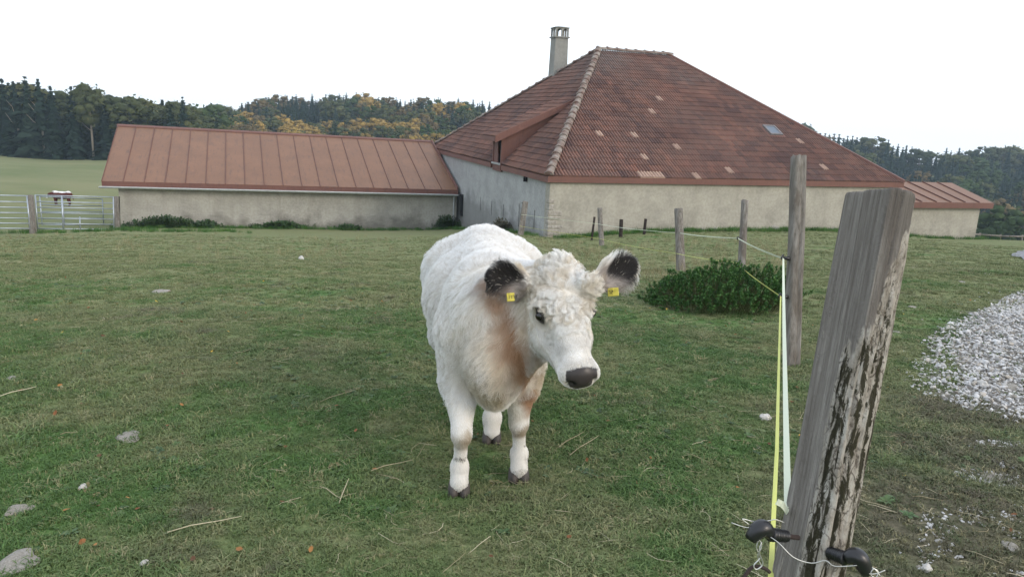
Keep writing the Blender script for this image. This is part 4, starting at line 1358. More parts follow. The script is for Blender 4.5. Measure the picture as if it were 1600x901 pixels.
# ------------------------------------------------------------------ foreground post, insulators, wires
wm = NT('weathered_post', .88, .2)
def pc(sc):
    mp = wm.n.new('ShaderNodeMapping'); mp.inputs['Scale'].default_value = sc
    wm.l.new(wm.attr('along', 'Vector'), mp.inputs[0]); return mp.outputs[0]
_gr = wm.ramp(wm.noise(pc((210, 210, 7)), 1.0, 5, .62), [(.28, (.115, .102, .090)), (.5, (.215, .198, .178)), (.74, (.33, .31, .28))])
_str = wm.ramp(wm.noise(pc((62, 62, 2.2)), 1.0, 4, .55), [(.44, 0), (.60, .85)])
_gr = wm.mix(wm.math('MULTIPLY', _str, .5), _gr, (.095, .082, .072))
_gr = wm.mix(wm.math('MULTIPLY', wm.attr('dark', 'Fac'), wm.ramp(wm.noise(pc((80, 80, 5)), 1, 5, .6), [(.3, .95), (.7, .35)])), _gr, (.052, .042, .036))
_bk = wm.ramp(wm.noise(pc((70, 70, 22)), 1.0, 6, .68), [(.30, (.17, .145, .115)), (.48, (.33, .30, .255)), (.68, (.47, .445, .40))])
_flk = wm.noise(pc((120, 120, 46)), 1.0, 5, .7, 1.2)
_bk = wm.mix(wm.ramp(_flk, [(.34, .9), (.43, 0)]), _bk, (.075, .058, .044))
_ms = wm.mix(wm.noise(pc((150, 150, 120)), 1, 4), (.012, .010, .007), (.036, .034, .014))
_pv = wm.n.new('ShaderNodeVectorMath'); _pv.operation = 'ADD'; wm.l.new(pc((70, 70, 34)), _pv.inputs[0])
_nz = wm.n.new('ShaderNodeTexNoise'); wm.l.new(pc((60, 60, 30)), _nz.inputs['Vector']); _nz.inputs['Scale'].default_value = 1.0; _nz.inputs['Detail'].default_value = 4
_ns = wm.n.new('ShaderNodeVectorMath'); _ns.operation = 'SCALE'; wm.l.new(_nz.outputs['Color'], _ns.inputs[0]); _ns.inputs['Scale'].default_value = 1.6; wm.l.new(_ns.outputs[0], _pv.inputs[1])
_pl = wm.ramp(wm.voro(_pv.outputs[0], 1.0, 'DISTANCE_TO_EDGE'), [(.02, .85), (.09, 0)])
_bk = wm.mix(wm.math('MULTIPLY', _pl, wm.ramp(wm.noise(pc((30, 30, 9)), 1, 3), [(.40, 0), (.58, 1)])), _bk, (.055, .043, .033))
_mm = wm.math('ADD', wm.attr('moss', 'Fac'), wm.math('MULTIPLY', wm.math('SUBTRACT', wm.noise(pc((95, 95, 26)), 1, 6, .75, .8), .5), 2.4))
_bk = wm.mix(wm.ramp(_mm, [(.42, 0), (.58, .96)]), _bk, _ms)
wm.color(wm.mix(wm.ramp(wm.math('ADD', wm.attr('bark', 'Fac'), wm.math('MULTIPLY', wm.math('SUBTRACT', wm.noise(pc((38, 38, 7)), 1, 6, .7, 1.0), .5), 2.6)), [(.40, 0), (.60, 1)]), _gr, _bk))
wm.bump(wm.math('ADD', wm.noise(pc((210, 210, 7)), 1.0, 6, .7), wm.math('MULTIPLY', _flk, 1.4)), .8, .006)

gp = NT('grey_post_wood', .9, .2)
_os = gp.coord('Object', (40, 40, 2.2)); _o2 = gp.coord('Object', (14, 14, .9))
_g = gp.ramp(gp.noise(_os, 1.0, 5, .6), [(.30, (.085, .075, .065)), (.5, (.21, .195, .175)), (.74, (.33, .31, .285))])
_g = gp.mix(gp.ramp(gp.noise(_o2, 1.0, 4, .6), [(.48, 0), (.66, .7)]), _g, (.085, .066, .05))
gp.color(gp.mix(gp.math('MULTIPLY', gp.rand(), .35), _g, (.12, .11, .09)))
gp.bump(gp.noise(_os, 1.0, 6, .7), .8, .012)
M_post = gp.mat
M_wire = plain('bare_wire', (.50, .50, .48), .35, .5, .8, .1)
M_twig = plain('rusty_hook', (.040, .030, .027), .8, .2)

ptop, pbot = at(1374, 303, 1.335), at(1261, 901, 1.285)
axd = (ptop - pbot) / np.linalg.norm(ptop - pbot)
tt = (gz(*pbot[:2]) - .12 - pbot[2]) / axd[2]
foot = pbot + axd * tt; foot_g = pbot + axd * ((gz(*pbot[:2]) - pbot[2]) / axd[2])
post = empty('fence_post', foot_g, 0, 'thick leaning split-log fence post with mossy bark and black insulators in the foreground', 'post', 'fence posts of the electric tape fence')
LN = np.linalg.norm(ptop - foot)
zx = np.array([1.0, 0, 0]); ax_x = zx - axd * (zx @ axd); ax_x /= np.linalg.norm(ax_x); ax_y = np.cross(axd, ax_x)   # ax_y points away from the viewer
NA, NL = 128, 330
th = np.linspace(0, 2 * math.pi, NA, endpoint=False)
Vp, bk, ms, dkl, alo = [], [], [], [], []
for j in range(NL + 1):
    t = j / NL
    hgt = t * LN; zt_ = LN - hgt; sk_ = t ** 30 * .11                                      # distance below the top
    rr_ = .0500 + .0055 * t
    for a in th:
        cx, cy = math.cos(a), math.sin(a)                             # cx: across (right +), cy: away
        sx = cx
        bound = float(np.interp(zt_, (.05, .10, .2, .3, .6, 1.2), (.9, .55, -.05, -.48, -.66, -.7)))
        nz = mnoise.noise(Vector((cx * 1.6, cy * 1.6, hgt * 3.0)))
        b = 1 / (1 + math.exp(-(sx - bound + .45 * nz + .2 * mnoise.noise(Vector((cx * 5, cy * 5, hgt * 9)))) * 9)) 
        fiss = mnoise.noise(Vector((cx * 4.2, cy * 4.2, hgt * 2.2 + 9)))
        fine = mnoise.noise(Vector((cx * 13, cy * 13, hgt * 26)))
        grain = mnoise.noise(Vector((cx * 15, cy * 15, hgt * 1.1)))
        flat = 1.0
        q = -cx * .80 - cy * .60                                      # sawn face on the left front
        if q > .70: flat = .70 / q
        r = rr_ * flat * (1 + .035 * nz)
        crack = max(0, 1 - abs(fiss) / .16)
        r += b * (.0045 + .0022 * fine - .0062 * crack ** 1.5) + (1 - b) * (.0016 * grain)
        dk = max(0, 1 - abs(cx - (.30 - .5 * zt_)) / .035) * (1 if cy < 0 else 0) * (1 - b)   # drying check
        r -= .006 * dk
        if j == NL: r *= .965
        p = foot + axd * (hgt + cx * rr_ * sk_ + (.003 * mnoise.noise(Vector((cx * 2, cy * 2, 5))) + .002 * grain if j >= NL - 1 else 0)) + (ax_x * cx + ax_y * cy) * r
        Vp.append(p); bk.append(b)
        band = max(math.exp(-((cx - q0 - .12 * mnoise.noise(Vector((hgt * 4, q0 * 9, 2)))) / wd_) ** 2) * am for q0, wd_, am in ((-.42, .22, .95), (.10, .13, .85), (.60, .14, .9), (.95, .14, .8)))
        brk = .5 + 1.3 * mnoise.noise(Vector((cx * 3, cy * 3, hgt * 5 + 3)))
        w_ = min(1, max(0, (zt_ - .13) / .15))
        ms.append(min(1, max(0, crack * .45 + band * (.55 + .5 * brk) * w_)) * b)
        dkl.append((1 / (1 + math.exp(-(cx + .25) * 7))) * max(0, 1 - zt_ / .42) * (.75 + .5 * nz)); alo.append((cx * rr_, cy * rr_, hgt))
Fp = [(j * NA + i, j * NA + (i + 1) % NA, (j + 1) * NA + (i + 1) % NA, (j + 1) * NA + i) for j in range(NL) for i in range(NA)]
# weathered end grain
b0 = len(Vp)
for k_, f_ in enumerate((.7, .4, .12)):
    for i, a in enumerate(th):
        e_ = Vp[NL * NA + i]; c_ = foot + axd * (LN + .002)
        Vp.append(c_ + (e_ - c_) * f_ + axd * (.004 * mnoise.noise(Vector((math.cos(a) * f_ * 5, math.sin(a) * f_ * 5, 1))))); bk.append(0); ms.append(.1); dkl.append(.3); alo.append((math.cos(a) * f_ * .06, math.sin(a) * f_ * .06, .2 * f_))
for k_ in range(3):
    o0 = NL * NA if k_ == 0 else b0 + (k_ - 1) * NA; o1 = b0 + k_ * NA
    Fp += [(o0 + i, o0 + (i + 1) % NA, o1 + (i + 1) % NA, o1 + i) for i in range(NA)]
Fp.append(tuple(b0 + 2 * NA + i for i in range(NA)))
Vp = np.array(Vp) - foot_g
_lg = link('log', mesh_np('log', Vp, Fp, [wm.mat], True, {'bark': ('FLOAT', 'POINT', bk), 'moss': ('FLOAT', 'POINT', ms), 'dark': ('FLOAT', 'POINT', np.clip(dkl, 0, 1)), 'along': ('FLOAT_VECTOR', 'POINT', alo)}), post)
FG = foot_g
for f_ in list(_lg.data.polygons)[NL * NA:]: f_.use_smooth = False


def insulator(p_in, p_out, end, sgn):
    """screw-in ring insulator: shank, ribbed sleeve, curved hook"""
    p_in, p_out, end = [np.asarray(q) - FG for q in (p_in, p_out, end)]
    d = (p_out - p_in); L_ = np.linalg.norm(d); d /= L_
    pts, rad = [], []
    for i in range(25):
        t = i / 24; rib = .0018 * math.sin(t * math.pi * 9) ** 2
        pts.append(p_in + d * L_ * t); rad.append(.0085 + rib + .002 * t)
    mb = MB(); mb.tube(pts, rad, 14)
    sh = MB(); sh.tube([p_in - d * .030, p_in + d * .001], .0045, 8)
    o = mb.build('insulator', M_black, post, True)
    sh.build('screw', M_twig, o)
    h = MB(); pts, rad = [], []
    e = end - p_out; up_ = np.array([0, 0, 1.0])
    for i in range(13):
        t = i / 12
        pts.append(p_out + e * t + up_ * .016 * math.sin(t * math.pi) * sgn); rad.append(.0100 + .0055 * math.sin(t * math.pi * .9) - .002 * t)
    h.tube(pts, rad, 14); h.build('hook', M_black, o, True)
    return o
insulator(at(1229, 837, 1.245), at(1203, 834, 1.225), at(1172, 842, 1.22), 1)
insulator(at(1295, 862, 1.235), at(1322, 872, 1.205), at(1354, 895, 1.200), 1)


def wire_part(pix, r=.00085, name='wire', mat=None, n=4):
    P = [Vector([float(c) for c in (at(*q) - FG)]) for q in pix]
    out = []
    for i in range(len(P) - 1):
        p0, p1, p2, p3 = P[max(0, i - 1)], P[i], P[i + 1], P[min(len(P) - 1, i + 2)]
        for k_ in range(n):
            t = k_ / n
            out.append(.5 * ((2 * p1) + (p2 - p0) * t + (2 * p0 - 5 * p1 + 4 * p2 - p3) * t * t + (3 * p1 - p0 - 3 * p2 + p3) * t ** 3))
    out.append(P[-1])
    mb = MB(); mb.tube(out, r, 6); return mb.build(name, mat or M_wire, post, True)
wire_part([(1193, 832, 1.22), (1215, 846, 1.21), (1240, 870, 1.205), (1268, 879, 1.205), (1290, 875, 1.20), (1305, 884, 1.195), (1345, 882, 1.19)])
wire_part([(1172, 820, 1.22), (1160, 810, 1.22), (1178, 814, 1.225), (1200, 813, 1.23), (1212, 811, 1.23), (1226, 816, 1.235)])
wire_part([(1143, 816, 1.22), (1160, 822, 1.22), (1172, 824, 1.22)])
wire_part([(1187, 838, 1.22), (1182, 855, 1.22), (1188, 870, 1.22), (1178, 882, 1.22), (1182, 889, 1.22), (1192, 880, 1.22), (1186, 862, 1.215), (1190, 846, 1.215)], .0011)
wire_part([(1186, 842, 1.225), (1190, 853, 1.225), (1184, 868, 1.225), (1190, 884, 1.225)], .0009)
wire_part([(1342, 880, 1.19), (1350, 892, 1.19), (1366, 896, 1.19), (1383, 890, 1.19)])
wire_part([(1362, 886, 1.19), (1372, 892, 1.19), (1368, 902, 1.19), (1360, 896, 1.19), (1366, 888, 1.19), (1376, 900, 1.19)], .001)
wire_part([(1160, 906, 1.23), (1172, 888, 1.23), (1184, 884, 1.23), (1198, 889, 1.23), (1203, 894, 1.23)], .0032, 'rusty_hook', M_twig)

# ------------------------------------------------------------------ the other fence posts
PG = 'fence posts of the electric tape fence'
M_insul = M_black


def grey_post(px_t, py_t, px_b, py_b, d, w_px, label, sq=False, insul=(), group=PG, name='fence_post', cat='post', mat=None):
    b = at(px_b, py_b, d); g_ = gz(b[0], b[1]); b[2] = g_
    tp = at(px_t, py_t, d + .05)
    r = w_px * .5 * d / FPX
    root = empty(name, b, 0, label, cat, group)
    ax = tp - b; L_ = np.linalg.norm(ax); ax /= L_
    x = np.array([1.0, 0, 0]); x -= ax * (x @ ax); x /= np.linalg.norm(x); y = np.cross(ax, x)
    n, m = (40 if sq else 20), 26; sd = random.random() * 50; ca = 1.5 * math.pi + .35
    V, F = [], []
    for j in range(m + 1):
        t = j / m
        for i in range(n):
            a = 2 * math.pi * i / n; cx, cy = math.cos(a), math.sin(a)
            rad = r * (1.04 - .06 * t)
            if sq: k_ = min(1.0, .80 / max(abs(cx), abs(cy))); rad *= k_ * 1.12
            q = Vector((cx * 1.5 + sd, cy * 1.5, t * L_ * 1.6))
            rad *= 1 + .10 * mnoise.noise(q) + .05 * mnoise.noise(Vector((cx * 5 + sd, cy * 5, t * 2)))
            if sq:
                ck = abs(math.atan2(math.sin(a - ca - .12 * math.sin(t * 9)), math.cos(a - ca - .12 * math.sin(t * 9))))
                rad *= 1 - .28 * max(0, 1 - ck / .17)
            hh = -.10 + t * (L_ + .10) + (.02 * mnoise.noise(Vector((cx * 2 + sd, cy * 2, 0))) if j == m else 0)
            V.append(ax * hh + (x * cx + y * cy) * rad + ax * 0)
    for j in range(m):
        for i in range(n): F.append((j * n + i, j * n + (i + 1) % n, (j + 1) * n + (i + 1) % n, (j + 1) * n + i))
    V.append(ax * (L_ - .004)); c_ = len(V) - 1
    F += [(m * n + i, m * n + (i + 1) % n, c_) for i in range(n)]
    link('shaft', mesh_np('shaft', np.array(V), F, [mat or M_post], True), root)
    for ipx, ipy in insul:
        p = at(ipx, ipy, d - .02) - b
        hh = p @ ax; base = ax * hh
        dr_ = p - base; dl = np.linalg.norm(dr_); dr_ = dr_ / max(dl, 1e-6)
        mb = MB(); mb.tube([base + dr_ * r * .8, base + dr_ * max(dl * .55, r * 1.2), base + dr_ * dl], [.012, .014, .011], 8)
        mb.tube([base + dr_ * dl + ax * .022, base + dr_ * (dl + .018), base + dr_ * dl - ax * .022], .007, 6)
        mb.build('insulator', M_insul, root, True)
    return root
grey_post(1248, 245, 1236, 575, 5.3, 23, 'tall cracked grey post carrying two tapes, next behind the foreground post', True, [(1224, 403), (1220, 463)])
grey_post(1164, 313, 1160, 424, 9.7, 12, 'grey post rising behind the green spurge clump', False, [(1153, 372), (1150, 410)])
grey_post(1060, 326, 1064, 426, 15.3, 13, 'round grey post at the left edge of the spurge clump', False, [(1062, 364)])
grey_post(937, 325, 940, 384, 26.8, 8, 'thin grey post in front of the white house wall, above the calf head', False, [(936, 350)])
grey_post(821, 315, 813, 368, 27.8, 10, 'leaning brown post in front of the grey side wall of the farmhouse', True, [(816, 317), (814, 335), (812, 353)])
SG = 'short dark stakes along the house wall'
M_stake = plain('dark_stake', (.035, .028, .024), .9, .1)
grey_post(929, 339, 925, 367, 29.5, 3.5, 'thin tilted dark stake just left of the grey post by the wall', False, (), SG, 'stake', 'stake', M_stake)
grey_post(971, 343, 970, 366, 30.2, 6, 'stout dark stake, middle one of the three along the wall', False, (), SG, 'stake', 'stake', M_stake)
grey_post(1009, 342, 1007, 359, 31.0, 4.5, 'shortest dark stake, right of the other two along the wall', False, (), SG, 'stake', 'stake', M_stake)


# ------------------------------------------------------------------ electric tapes
def ribbon(name, segs_, w_, mat, label):
    """segs_: list of (points, width direction)"""
    mb = MB()
    for pts, wd in segs_:
        pts = [np.asarray(p, float) for p in pts]
        for a, b in zip(pts[:-1], pts[1:]):
            L_ = np.linalg.norm(b - a); n = max(4, int(L_ / .25)); ring = []
            for i in range(n + 1):
                t = i / n; p = a + (b - a) * t; p[2] -= .012 * L_ * t * (1 - t)
                d = (b - a) / L_; wv = np.asarray(wd, float); tw = .35 * math.sin(t * 3.1 + L_)
                wv = wv - d * (wv @ d); wv /= np.linalg.norm(wv); u_ = np.cross(d, wv)
                wv2 = wv * math.cos(tw) + u_ * math.sin(tw); u2 = np.cross(d, wv2)
                ring.append([p + wv2 * w_ / 2 + u2 * .0006, p - wv2 * w_ / 2 + u2 * .0006, p - wv2 * w_ / 2 - u2 * .0006, p + wv2 * w_ / 2 - u2 * .0006])
            V = [q for r_ in ring for q in r_]
            F = [(k_ * 4 + i, k_ * 4 + (i + 1) % 4, k_ * 4 + 4 + (i + 1) % 4, k_ * 4 + 4 + i) for k_ in range(n) for i in range(4)]
            F += [(3, 2, 1, 0), (n * 4, n * 4 + 1, n * 4 + 2, n * 4 + 3)]
            mb.add(V, F)
    o = mb.build(name, mat)
    return tag(o, label, 'fence tape', 'electric fence tapes')
def tape_mat(name, c, c2):
    m = NT(name, .6, .3); co = m.coord('Object')
    v = m.n.new('ShaderNodeTexWave'); m.l.new(m.coord('Object', (1, 1, 1)), v.inputs['Vector']); v.inputs['Scale'].default_value = 160; v.inputs['Distortion'].default_value = 3
    m.color(m.mix(v.outputs['Fac'], c, c2)); m.bump(v.outputs['Fac'], .3, .001); return m.mat
M_tw = tape_mat('tape_white', (.50, .55, .41), (.64, .68, .54)); M_ty = tape_mat('tape_yellow', (.42, .46, .10), (.60, .62, .20))
X_, Z_ = (1, 0, .0), (0, 0, 1)
ribbon('fence_tape', [([at(1231, 792, 1.30), at(1224, 404, 5.24)], X_), ([at(1224, 404, 5.24), at(1153, 372, 9.68), at(1062, 364, 15.25), at(936, 350, 26.7), at(814, 335, 27.7)], Z_)], .0125, M_tw,
       'pale white tape, the upper one, running from post to post')
# loose end of the white tape at the knot
ribbon('fence_tape', [([at(1203, 930, 1.22), at(1214, 700, 2.0), at(1220, 463, 5.24)], X_), ([at(1220, 463, 5.24), at(1150, 410, 9.68), at(1058, 396, 15.2), at(938, 373, 26.7), at(812, 353, 27.7)], Z_)], .0095, M_ty,
       'yellow-green tape, the lower one, hanging along the fence posts')
kn = MB()
P_ = [at(1231, 790, 1.30), at(1221, 783, 1.29), at(1215, 784, 1.285)]
ribbon('fence_tape', [([at(1231, 800, 1.298), at(1222, 787, 1.285), at(1214, 783, 1.28)], Z_)], .011, M_tw, 'short loose tape end sticking out beside the foreground post')

# ------------------------------------------------------------------ cattle gates on the left
M_galv = plain('galvanised', (.36, .40, .44), .42, .5, .55, .15, 3)
GG = 'galvanised cattle gates beside the shed'
grey_post(47, 305, 52, 365, 36.5, 9, 'weathered leaning gate post between the two galvanised gates', True, (), 'gate posts', 'gate_post', 'post')
grey_post(181, 307, 184, 356, 39.0, 7, 'grey gate post closest to the shed corner', True, (), 'gate posts', 'gate_post', 'post')
def gate(L0, L1, R0, R1, dl, dr, n, label, braces=(.5,), r=.028, lowbrace=()):
    """corner pixels top/bottom at both ends"""
    tl, bl, tr_, br = at(*L0, dl), at(*L1, dl), at(*R0, dr), at(*R1, dr)
    o = empty('cattle_gate', ((bl + br) / 2), 0, label, 'gate', GG); O_ = np.array(o.location)
    for i in range(n):
        t = i / (n - 1); t = t ** .93
        mb = MB(); mb.tube([tl + (bl - tl) * t - O_, tr_ + (br - tr_) * t - O_], r, 8); mb.build('rail', M_galv, o, True)
    for a, b in ((tl, bl), (tr_, br)):
        mb = MB(); mb.tube([a - O_ + [0, 0, .02], b - O_ - [0, 0, .02]], r * 1.2, 8); mb.build('stile', M_galv, o, True)
    for f in braces:
        a, b = tl + (tr_ - tl) * f, bl + (br - bl) * f
        mb = MB(); mb.tube([a - O_ - [0, .03, 0], b - O_ - [0, .03, 0]], r * 1.3, 8); mb.build('brace', M_galv, o, True)
    for f in lowbrace:
        a, b = tl + (tr_ - tl) * f, bl + (br - bl) * f; a = a + (b - a) * .62
        mb = MB(); mb.tube([a - O_ - [0, .03, 0], b - O_ - [0, .03, 0]], r * 1.1, 8); mb.build('brace', M_galv, o, True)
gate((55, 305), (59, 357), (177, 308), (178, 358.5), 36.8, 38.8, 7, 'galvanised six-bar gate between the leaning post and the shed', (.33,), .028, (.55,))
gate((-60, 304), (-60, 356), (42, 306), (47, 357), 35.2, 36.4, 7, 'galvanised gate at the left edge, left of the leaning gate post', (.2,))
gate((62, 307), (66, 352), (160, 311), (162, 350), 42.5, 43.5, 5, 'second galvanised gate standing just behind the six-bar gate', (.36,), .026)
mb = MB(); b_ = at(187.5, 357, 39.3)
uo = empty('iron_upright', b_, 0, 'thin iron upright with short rungs between gate post and shed corner', 'upright')
mb.tube([(0, 0, -.1), tuple(at(186.5, 307, 39.3) - b_)], .022, 8); mb.build('bar', M_stake, uo, True)
for yy in (308.5, 319):
    mb = MB(); mb.tube([tuple(at(186.5, yy, 39.3) - b_), tuple(at(182.5, yy, 39.1) - b_)], .018, 6); mb.build('rung', M_stake, uo, True)

# ------------------------------------------------------------------ low rail fence far right and a scrap of track
rfence = empty('rail_fence', at(1565, 376, 47), 0, 'low weathered rail fence at the far right edge of the pasture', 'fence'); O_ = np.array(rfence.location)
prev = None
for i, px_ in enumerate((1500, 1530, 1562, 1596, 1632, 1670, 1710)):
    p = at(px_, 372 + (px_ - 1530) * .075, 47 + i * .2); g_ = gz(p[0], p[1])
    mb = MB(); mb.tube([np.array([p[0], p[1], g_ - .2]) - O_, np.array([p[0], p[1], max(p[2] + .08, g_ + .45)]) - O_], .06, 8); mb.build('post', M_post, rfence, True)
    tp_ = np.array([p[0], p[1] - .07, max(p[2], g_ + .35)]) - O_
    if prev is not None:
        mb = MB(); mb.tube([prev, tp_], .05, 8); mb.build('rail', M_post, rfence, True)
    prev = tp_
pl = [on_ground(*q) for q in ((1580, 400), (1600, 408), (1660, 414), (1660, 394), (1600, 391))]
pc = sum(pl) / 5
tr_m = plain('track_stone', (.24, .245, .26), .95, .1, 0, .35, 3)
bm = bmesh.new()
bm.faces.new([bm.verts.new((float(p[0]), float(p[1]), 0)) for p in pl])
bmesh.ops.triangulate(bm, faces=bm.faces[:])
for _ in range(5): bmesh.ops.subdivide_edges(bm, edges=bm.edges[:], cuts=1, use_grid_fill=True)
for v in bm.verts: v.co.z = gz(v.co.x, v.co.y) + .03
me = bpy.data.meshes.new('track'); bm.to_mesh(me); bm.free(); me.materials.append(tr_m)
tag(link('track', me), kind='structure')

# ------------------------------------------------------------------ single stones
M_white = NT('pale_stone', .85, .25)
_o = M_white.coord('Object'); M_white.bump(M_white.noise(_o, 12, 5, .7), .4, .02)
M_white.color(M_white.mix(M_white.math('MULTIPLY', M_white.rand(), .5), M_white.ramp(M_white.noise(_o, 3, 5, .6), [(.3, (.42, .40, .36)), (.7, (.62, .60, .57))]), (.40, .385, .36))); M_white = M_white.mat
stones = [rock_mesh('stone%d' % i, 11 + i, 3, .72, M_white) for i in range(4)]
flats = [rock_mesh('slab%d' % i, 31 + i, 3, .22, M_stone) for i in range(3)]
STN = [(1195, 657, 9, 0, 'pale rounded stone lying in the grass just left of the foreground post'),
       (130, 767, 7, 0, 'small white stone in the grass near the left edge'), (226, 883, 7, 0, 'small pale stone at the bottom left of the pasture'),
       (201, 685, 21, 1, 'flat grey stone half sunk in the turf left of the calf'), (26, 888, 34, 1, 'big pale flat stone in the bottom left corner'),
       (30, 798, 20, 1, 'dark grey flat stone at the left edge, above the bottom corner one'), (471, 406, 5, 0, 'tiny white stone far out in front of the shed'),
       (250, 457, 13, 1, 'flat grey stone amid dry grass in front of the shed'), (20, 592, 10, 1, 'flat greyish stone at the left edge in the middle of the pasture'),
       (1033, 647, 6, 1, 'little light stone in the grass right of the calf nose'), (1416, 596, 9, 1, 'flat light stone in the grass on the near side of the gravel'),
       (1578, 856, 15, 1, 'pale angular slab near the bottom right corner'), (1447, 891, 9, 0, 'round pale stone at the bottom edge by the right insulator'),
       (1553, 748, 18, 1, 'flat pale stone in the strip of stones below the gravel'), (1578, 607, 15, 1, 'wide grey slab lying on the white gravel'),
       (1535, 604, 9, 0, 'large white stone lying on the gravel'), (1425, 480, 6, 1, 'small pale stone in the grass right of the tall post'), (1402, 520, 8, 1, 'pale flat stone right of the foreground post'),
       (388, 350, 5, 0, 'whitish stone at the foot of the shed wall, left one'), (580, 351, 5, 0, 'whitish stone at the foot of the shed wall, right one'), (1540, 430, 7, 1, 'little white slab in the grass above the gravel'), (1503, 441, 6, 1, 'white flat stone left above the gravel')]
for i, (px_, py_, r_, fl_, lab) in enumerate(STN):
    p = on_ground(px_, py_); d = (p - EYE) @ FWD; r = r_ * d / FPX
    o = link('stone', (flats if fl_ else stones)[i % 3], None, p + [0, 0, r * (.10 if fl_ else .45)], (0, 0, random.uniform(0, 6)))
    o.scale = (r, r * .8, r); tag(o, lab, 'stone', 'single stones in the pasture')

# ------------------------------------------------------------------ white gravel
GP = np.array([on_ground(*q)[:2] for q in ((1600, 455), (1540, 480), (1500, 500), (1458, 524), (1440, 550), (1440, 600), (1462, 624), (1510, 645), (1560, 652), (1600, 668))])
gpoly = np.concatenate([GP, [[7.5, 2.9], [13, 3.5], [14, 12], [9.5, 11.5]]])
def in_poly(P, poly):
    x, y = P[:, 0], P[:, 1]; ins = np.zeros(len(P), bool); j = len(poly) - 1
    for i in range(len(poly)):
        xi, yi = poly[i]; xj, yj = poly[j]
        c = ((yi > y) != (yj > y)) & (x < (xj - xi) * (y - yi) / (yj - yi + 1e-12) + xi); ins ^= c; j = i
    return ins


def instancer(name, P, S, RZ, protos, tilt=.25, idx=None, normal_scale=None):
    """one object of mesh instances placed on points"""
    me = bpy.data.meshes.new(name); me.vertices.add(len(P)); me.vertices.foreach_set('co', np.asarray(P, np.float32).ravel())
    rot = np.stack([RNG.normal(0, tilt, len(P)), RNG.normal(0, tilt, len(P)), RZ], 1)
    a = me.attributes.new('rot', 'FLOAT_VECTOR', 'POINT'); a.data.foreach_set('vector', rot.astype(np.float32).ravel())
    a = me.attributes.new('scl', 'FLOAT', 'POINT'); a.data.foreach_set('value', np.asarray(S, np.float32))
    a = me.attributes.new('pick', 'INT', 'POINT'); a.data.foreach_set('value', (RNG.integers(0, len(protos), len(P)) if idx is None else idx).astype(np.int32))
    o = link(name, me)
    ng = bpy.data.node_groups.new(name, 'GeometryNodeTree')
    ng.interface.new_socket('Geometry', in_out='INPUT', socket_type='NodeSocketGeometry')
    ng.interface.new_socket('Geometry', in_out='OUTPUT', socket_type='NodeSocketGeometry')
    N_ = ng.nodes; gi = N_.new('NodeGroupInput'); go = N_.new('NodeGroupOutput'); ip = N_.new('GeometryNodeInstanceOnPoints')
    jn = N_.new('GeometryNodeJoinGeometry')
    for pm in reversed(protos):
        oi = N_.new('GeometryNodeObjectInfo'); oi.inputs['As Instance'].default_value = True
        po = bpy.data.objects.new(name + '_kind', pm); oi.inputs['Object'].default_value = po
        ng.links.new(oi.outputs['Geometry'], jn.inputs[0])
    ip.inputs['Pick Instance'].default_value = True
    def na(nm, ty):
        q = N_.new('GeometryNodeInputNamedAttribute'); q.data_type = ty; q.inputs['Name'].default_value = nm
        return [s_ for s_ in q.outputs if s_.name == 'Attribute' and s_.enabled][0]
    ng.links.new(gi.outputs[0], ip.inputs['Points']); ng.links.new(jn.outputs[0], ip.inputs['Instance'])
    ng.links.new(na('pick', 'INT'), ip.inputs['Instance Index']); ng.links.new(na('scl', 'FLOAT'), ip.inputs['Scale'])
    er = N_.new('FunctionNodeEulerToRotation'); ng.links.new(na('rot', 'FLOAT_VECTOR'), er.inputs[0]); ng.links.new(er.outputs[0], ip.inputs['Rotation'])
    ng.links.new(ip.outputs[0], go.inputs[0])
    md = o.modifiers.new('scatter', 'NODES'); md.node_group = ng
    return o


gvm = NT('gravel_stone', .85, .25)
_o = gvm.coord('Object'); _rn = gvm.rand()
gvm.color(gvm.mix(gvm.ramp(gvm.noise(_o, 2.2, 5, .6), [(.35, 0), (.7, .45)]), gvm.ramp(_rn, [(0, (.17, .165, .16)), (.12, (.46, .455, .45)), (.5, (.62, .62, .62)), (.8, (.70, .70, .70)), (.93, (.46, .41, .34)), (1, (.29, .26, .22))]), (.36, .34, .31)))
gvm.bump(gvm.noise(_o, 9, 4, .7), .4, .05)
gst = [rock_mesh('gravel%d' % i, 51 + i, 2, .45, gvm.mat) for i in range(6)]
n0 = 230000
lo, hi = gpoly.min(0) - .6, gpoly.max(0) + .6
Q = RNG.uniform(lo, hi, (n0, 2)); Qn = vnoise(np.concatenate([Q, np.zeros((n0, 1))], 1), 3.5, 91)
ga_ = ground.data.attributes.new('gravelly', 'FLOAT', 'POINT')
_gv = np.zeros(len(_V)); _nr = (np.hypot(_V[:, 0], _V[:, 1]) < 25)
_ep = np.concatenate([GP[:-1] * (1 - t_) + GP[1:] * t_ for t_ in np.linspace(0, 1, 9)[:-1]])
_dd = np.min(np.linalg.norm(_V[_nr][:, None, :2] - _ep[None], axis=2), axis=1); _is = in_poly(_V[_nr], gpoly)
_gv[_nr] = np.clip(.5 + np.where(_is, _dd, -_dd) / .9, 0, 1); ga_.data.foreach_set('value', _gv.astype(np.float32))
edge = np.min(np.linalg.norm(Q[:, None] - np.concatenate([GP[:-1] * (1 - t_) + GP[1:] * t_ for t_ in (0, .25, .5, .75)])[None], axis=2), axis=1)
keep = in_poly(Q + .22 * Qn[:, None] + .10 * vnoise(np.concatenate([Q, np.zeros((n0, 1))], 1), 11, 92)[:, None], gpoly) & (RNG.random(n0) < np.clip(.35 + edge / .45, 0, 1))
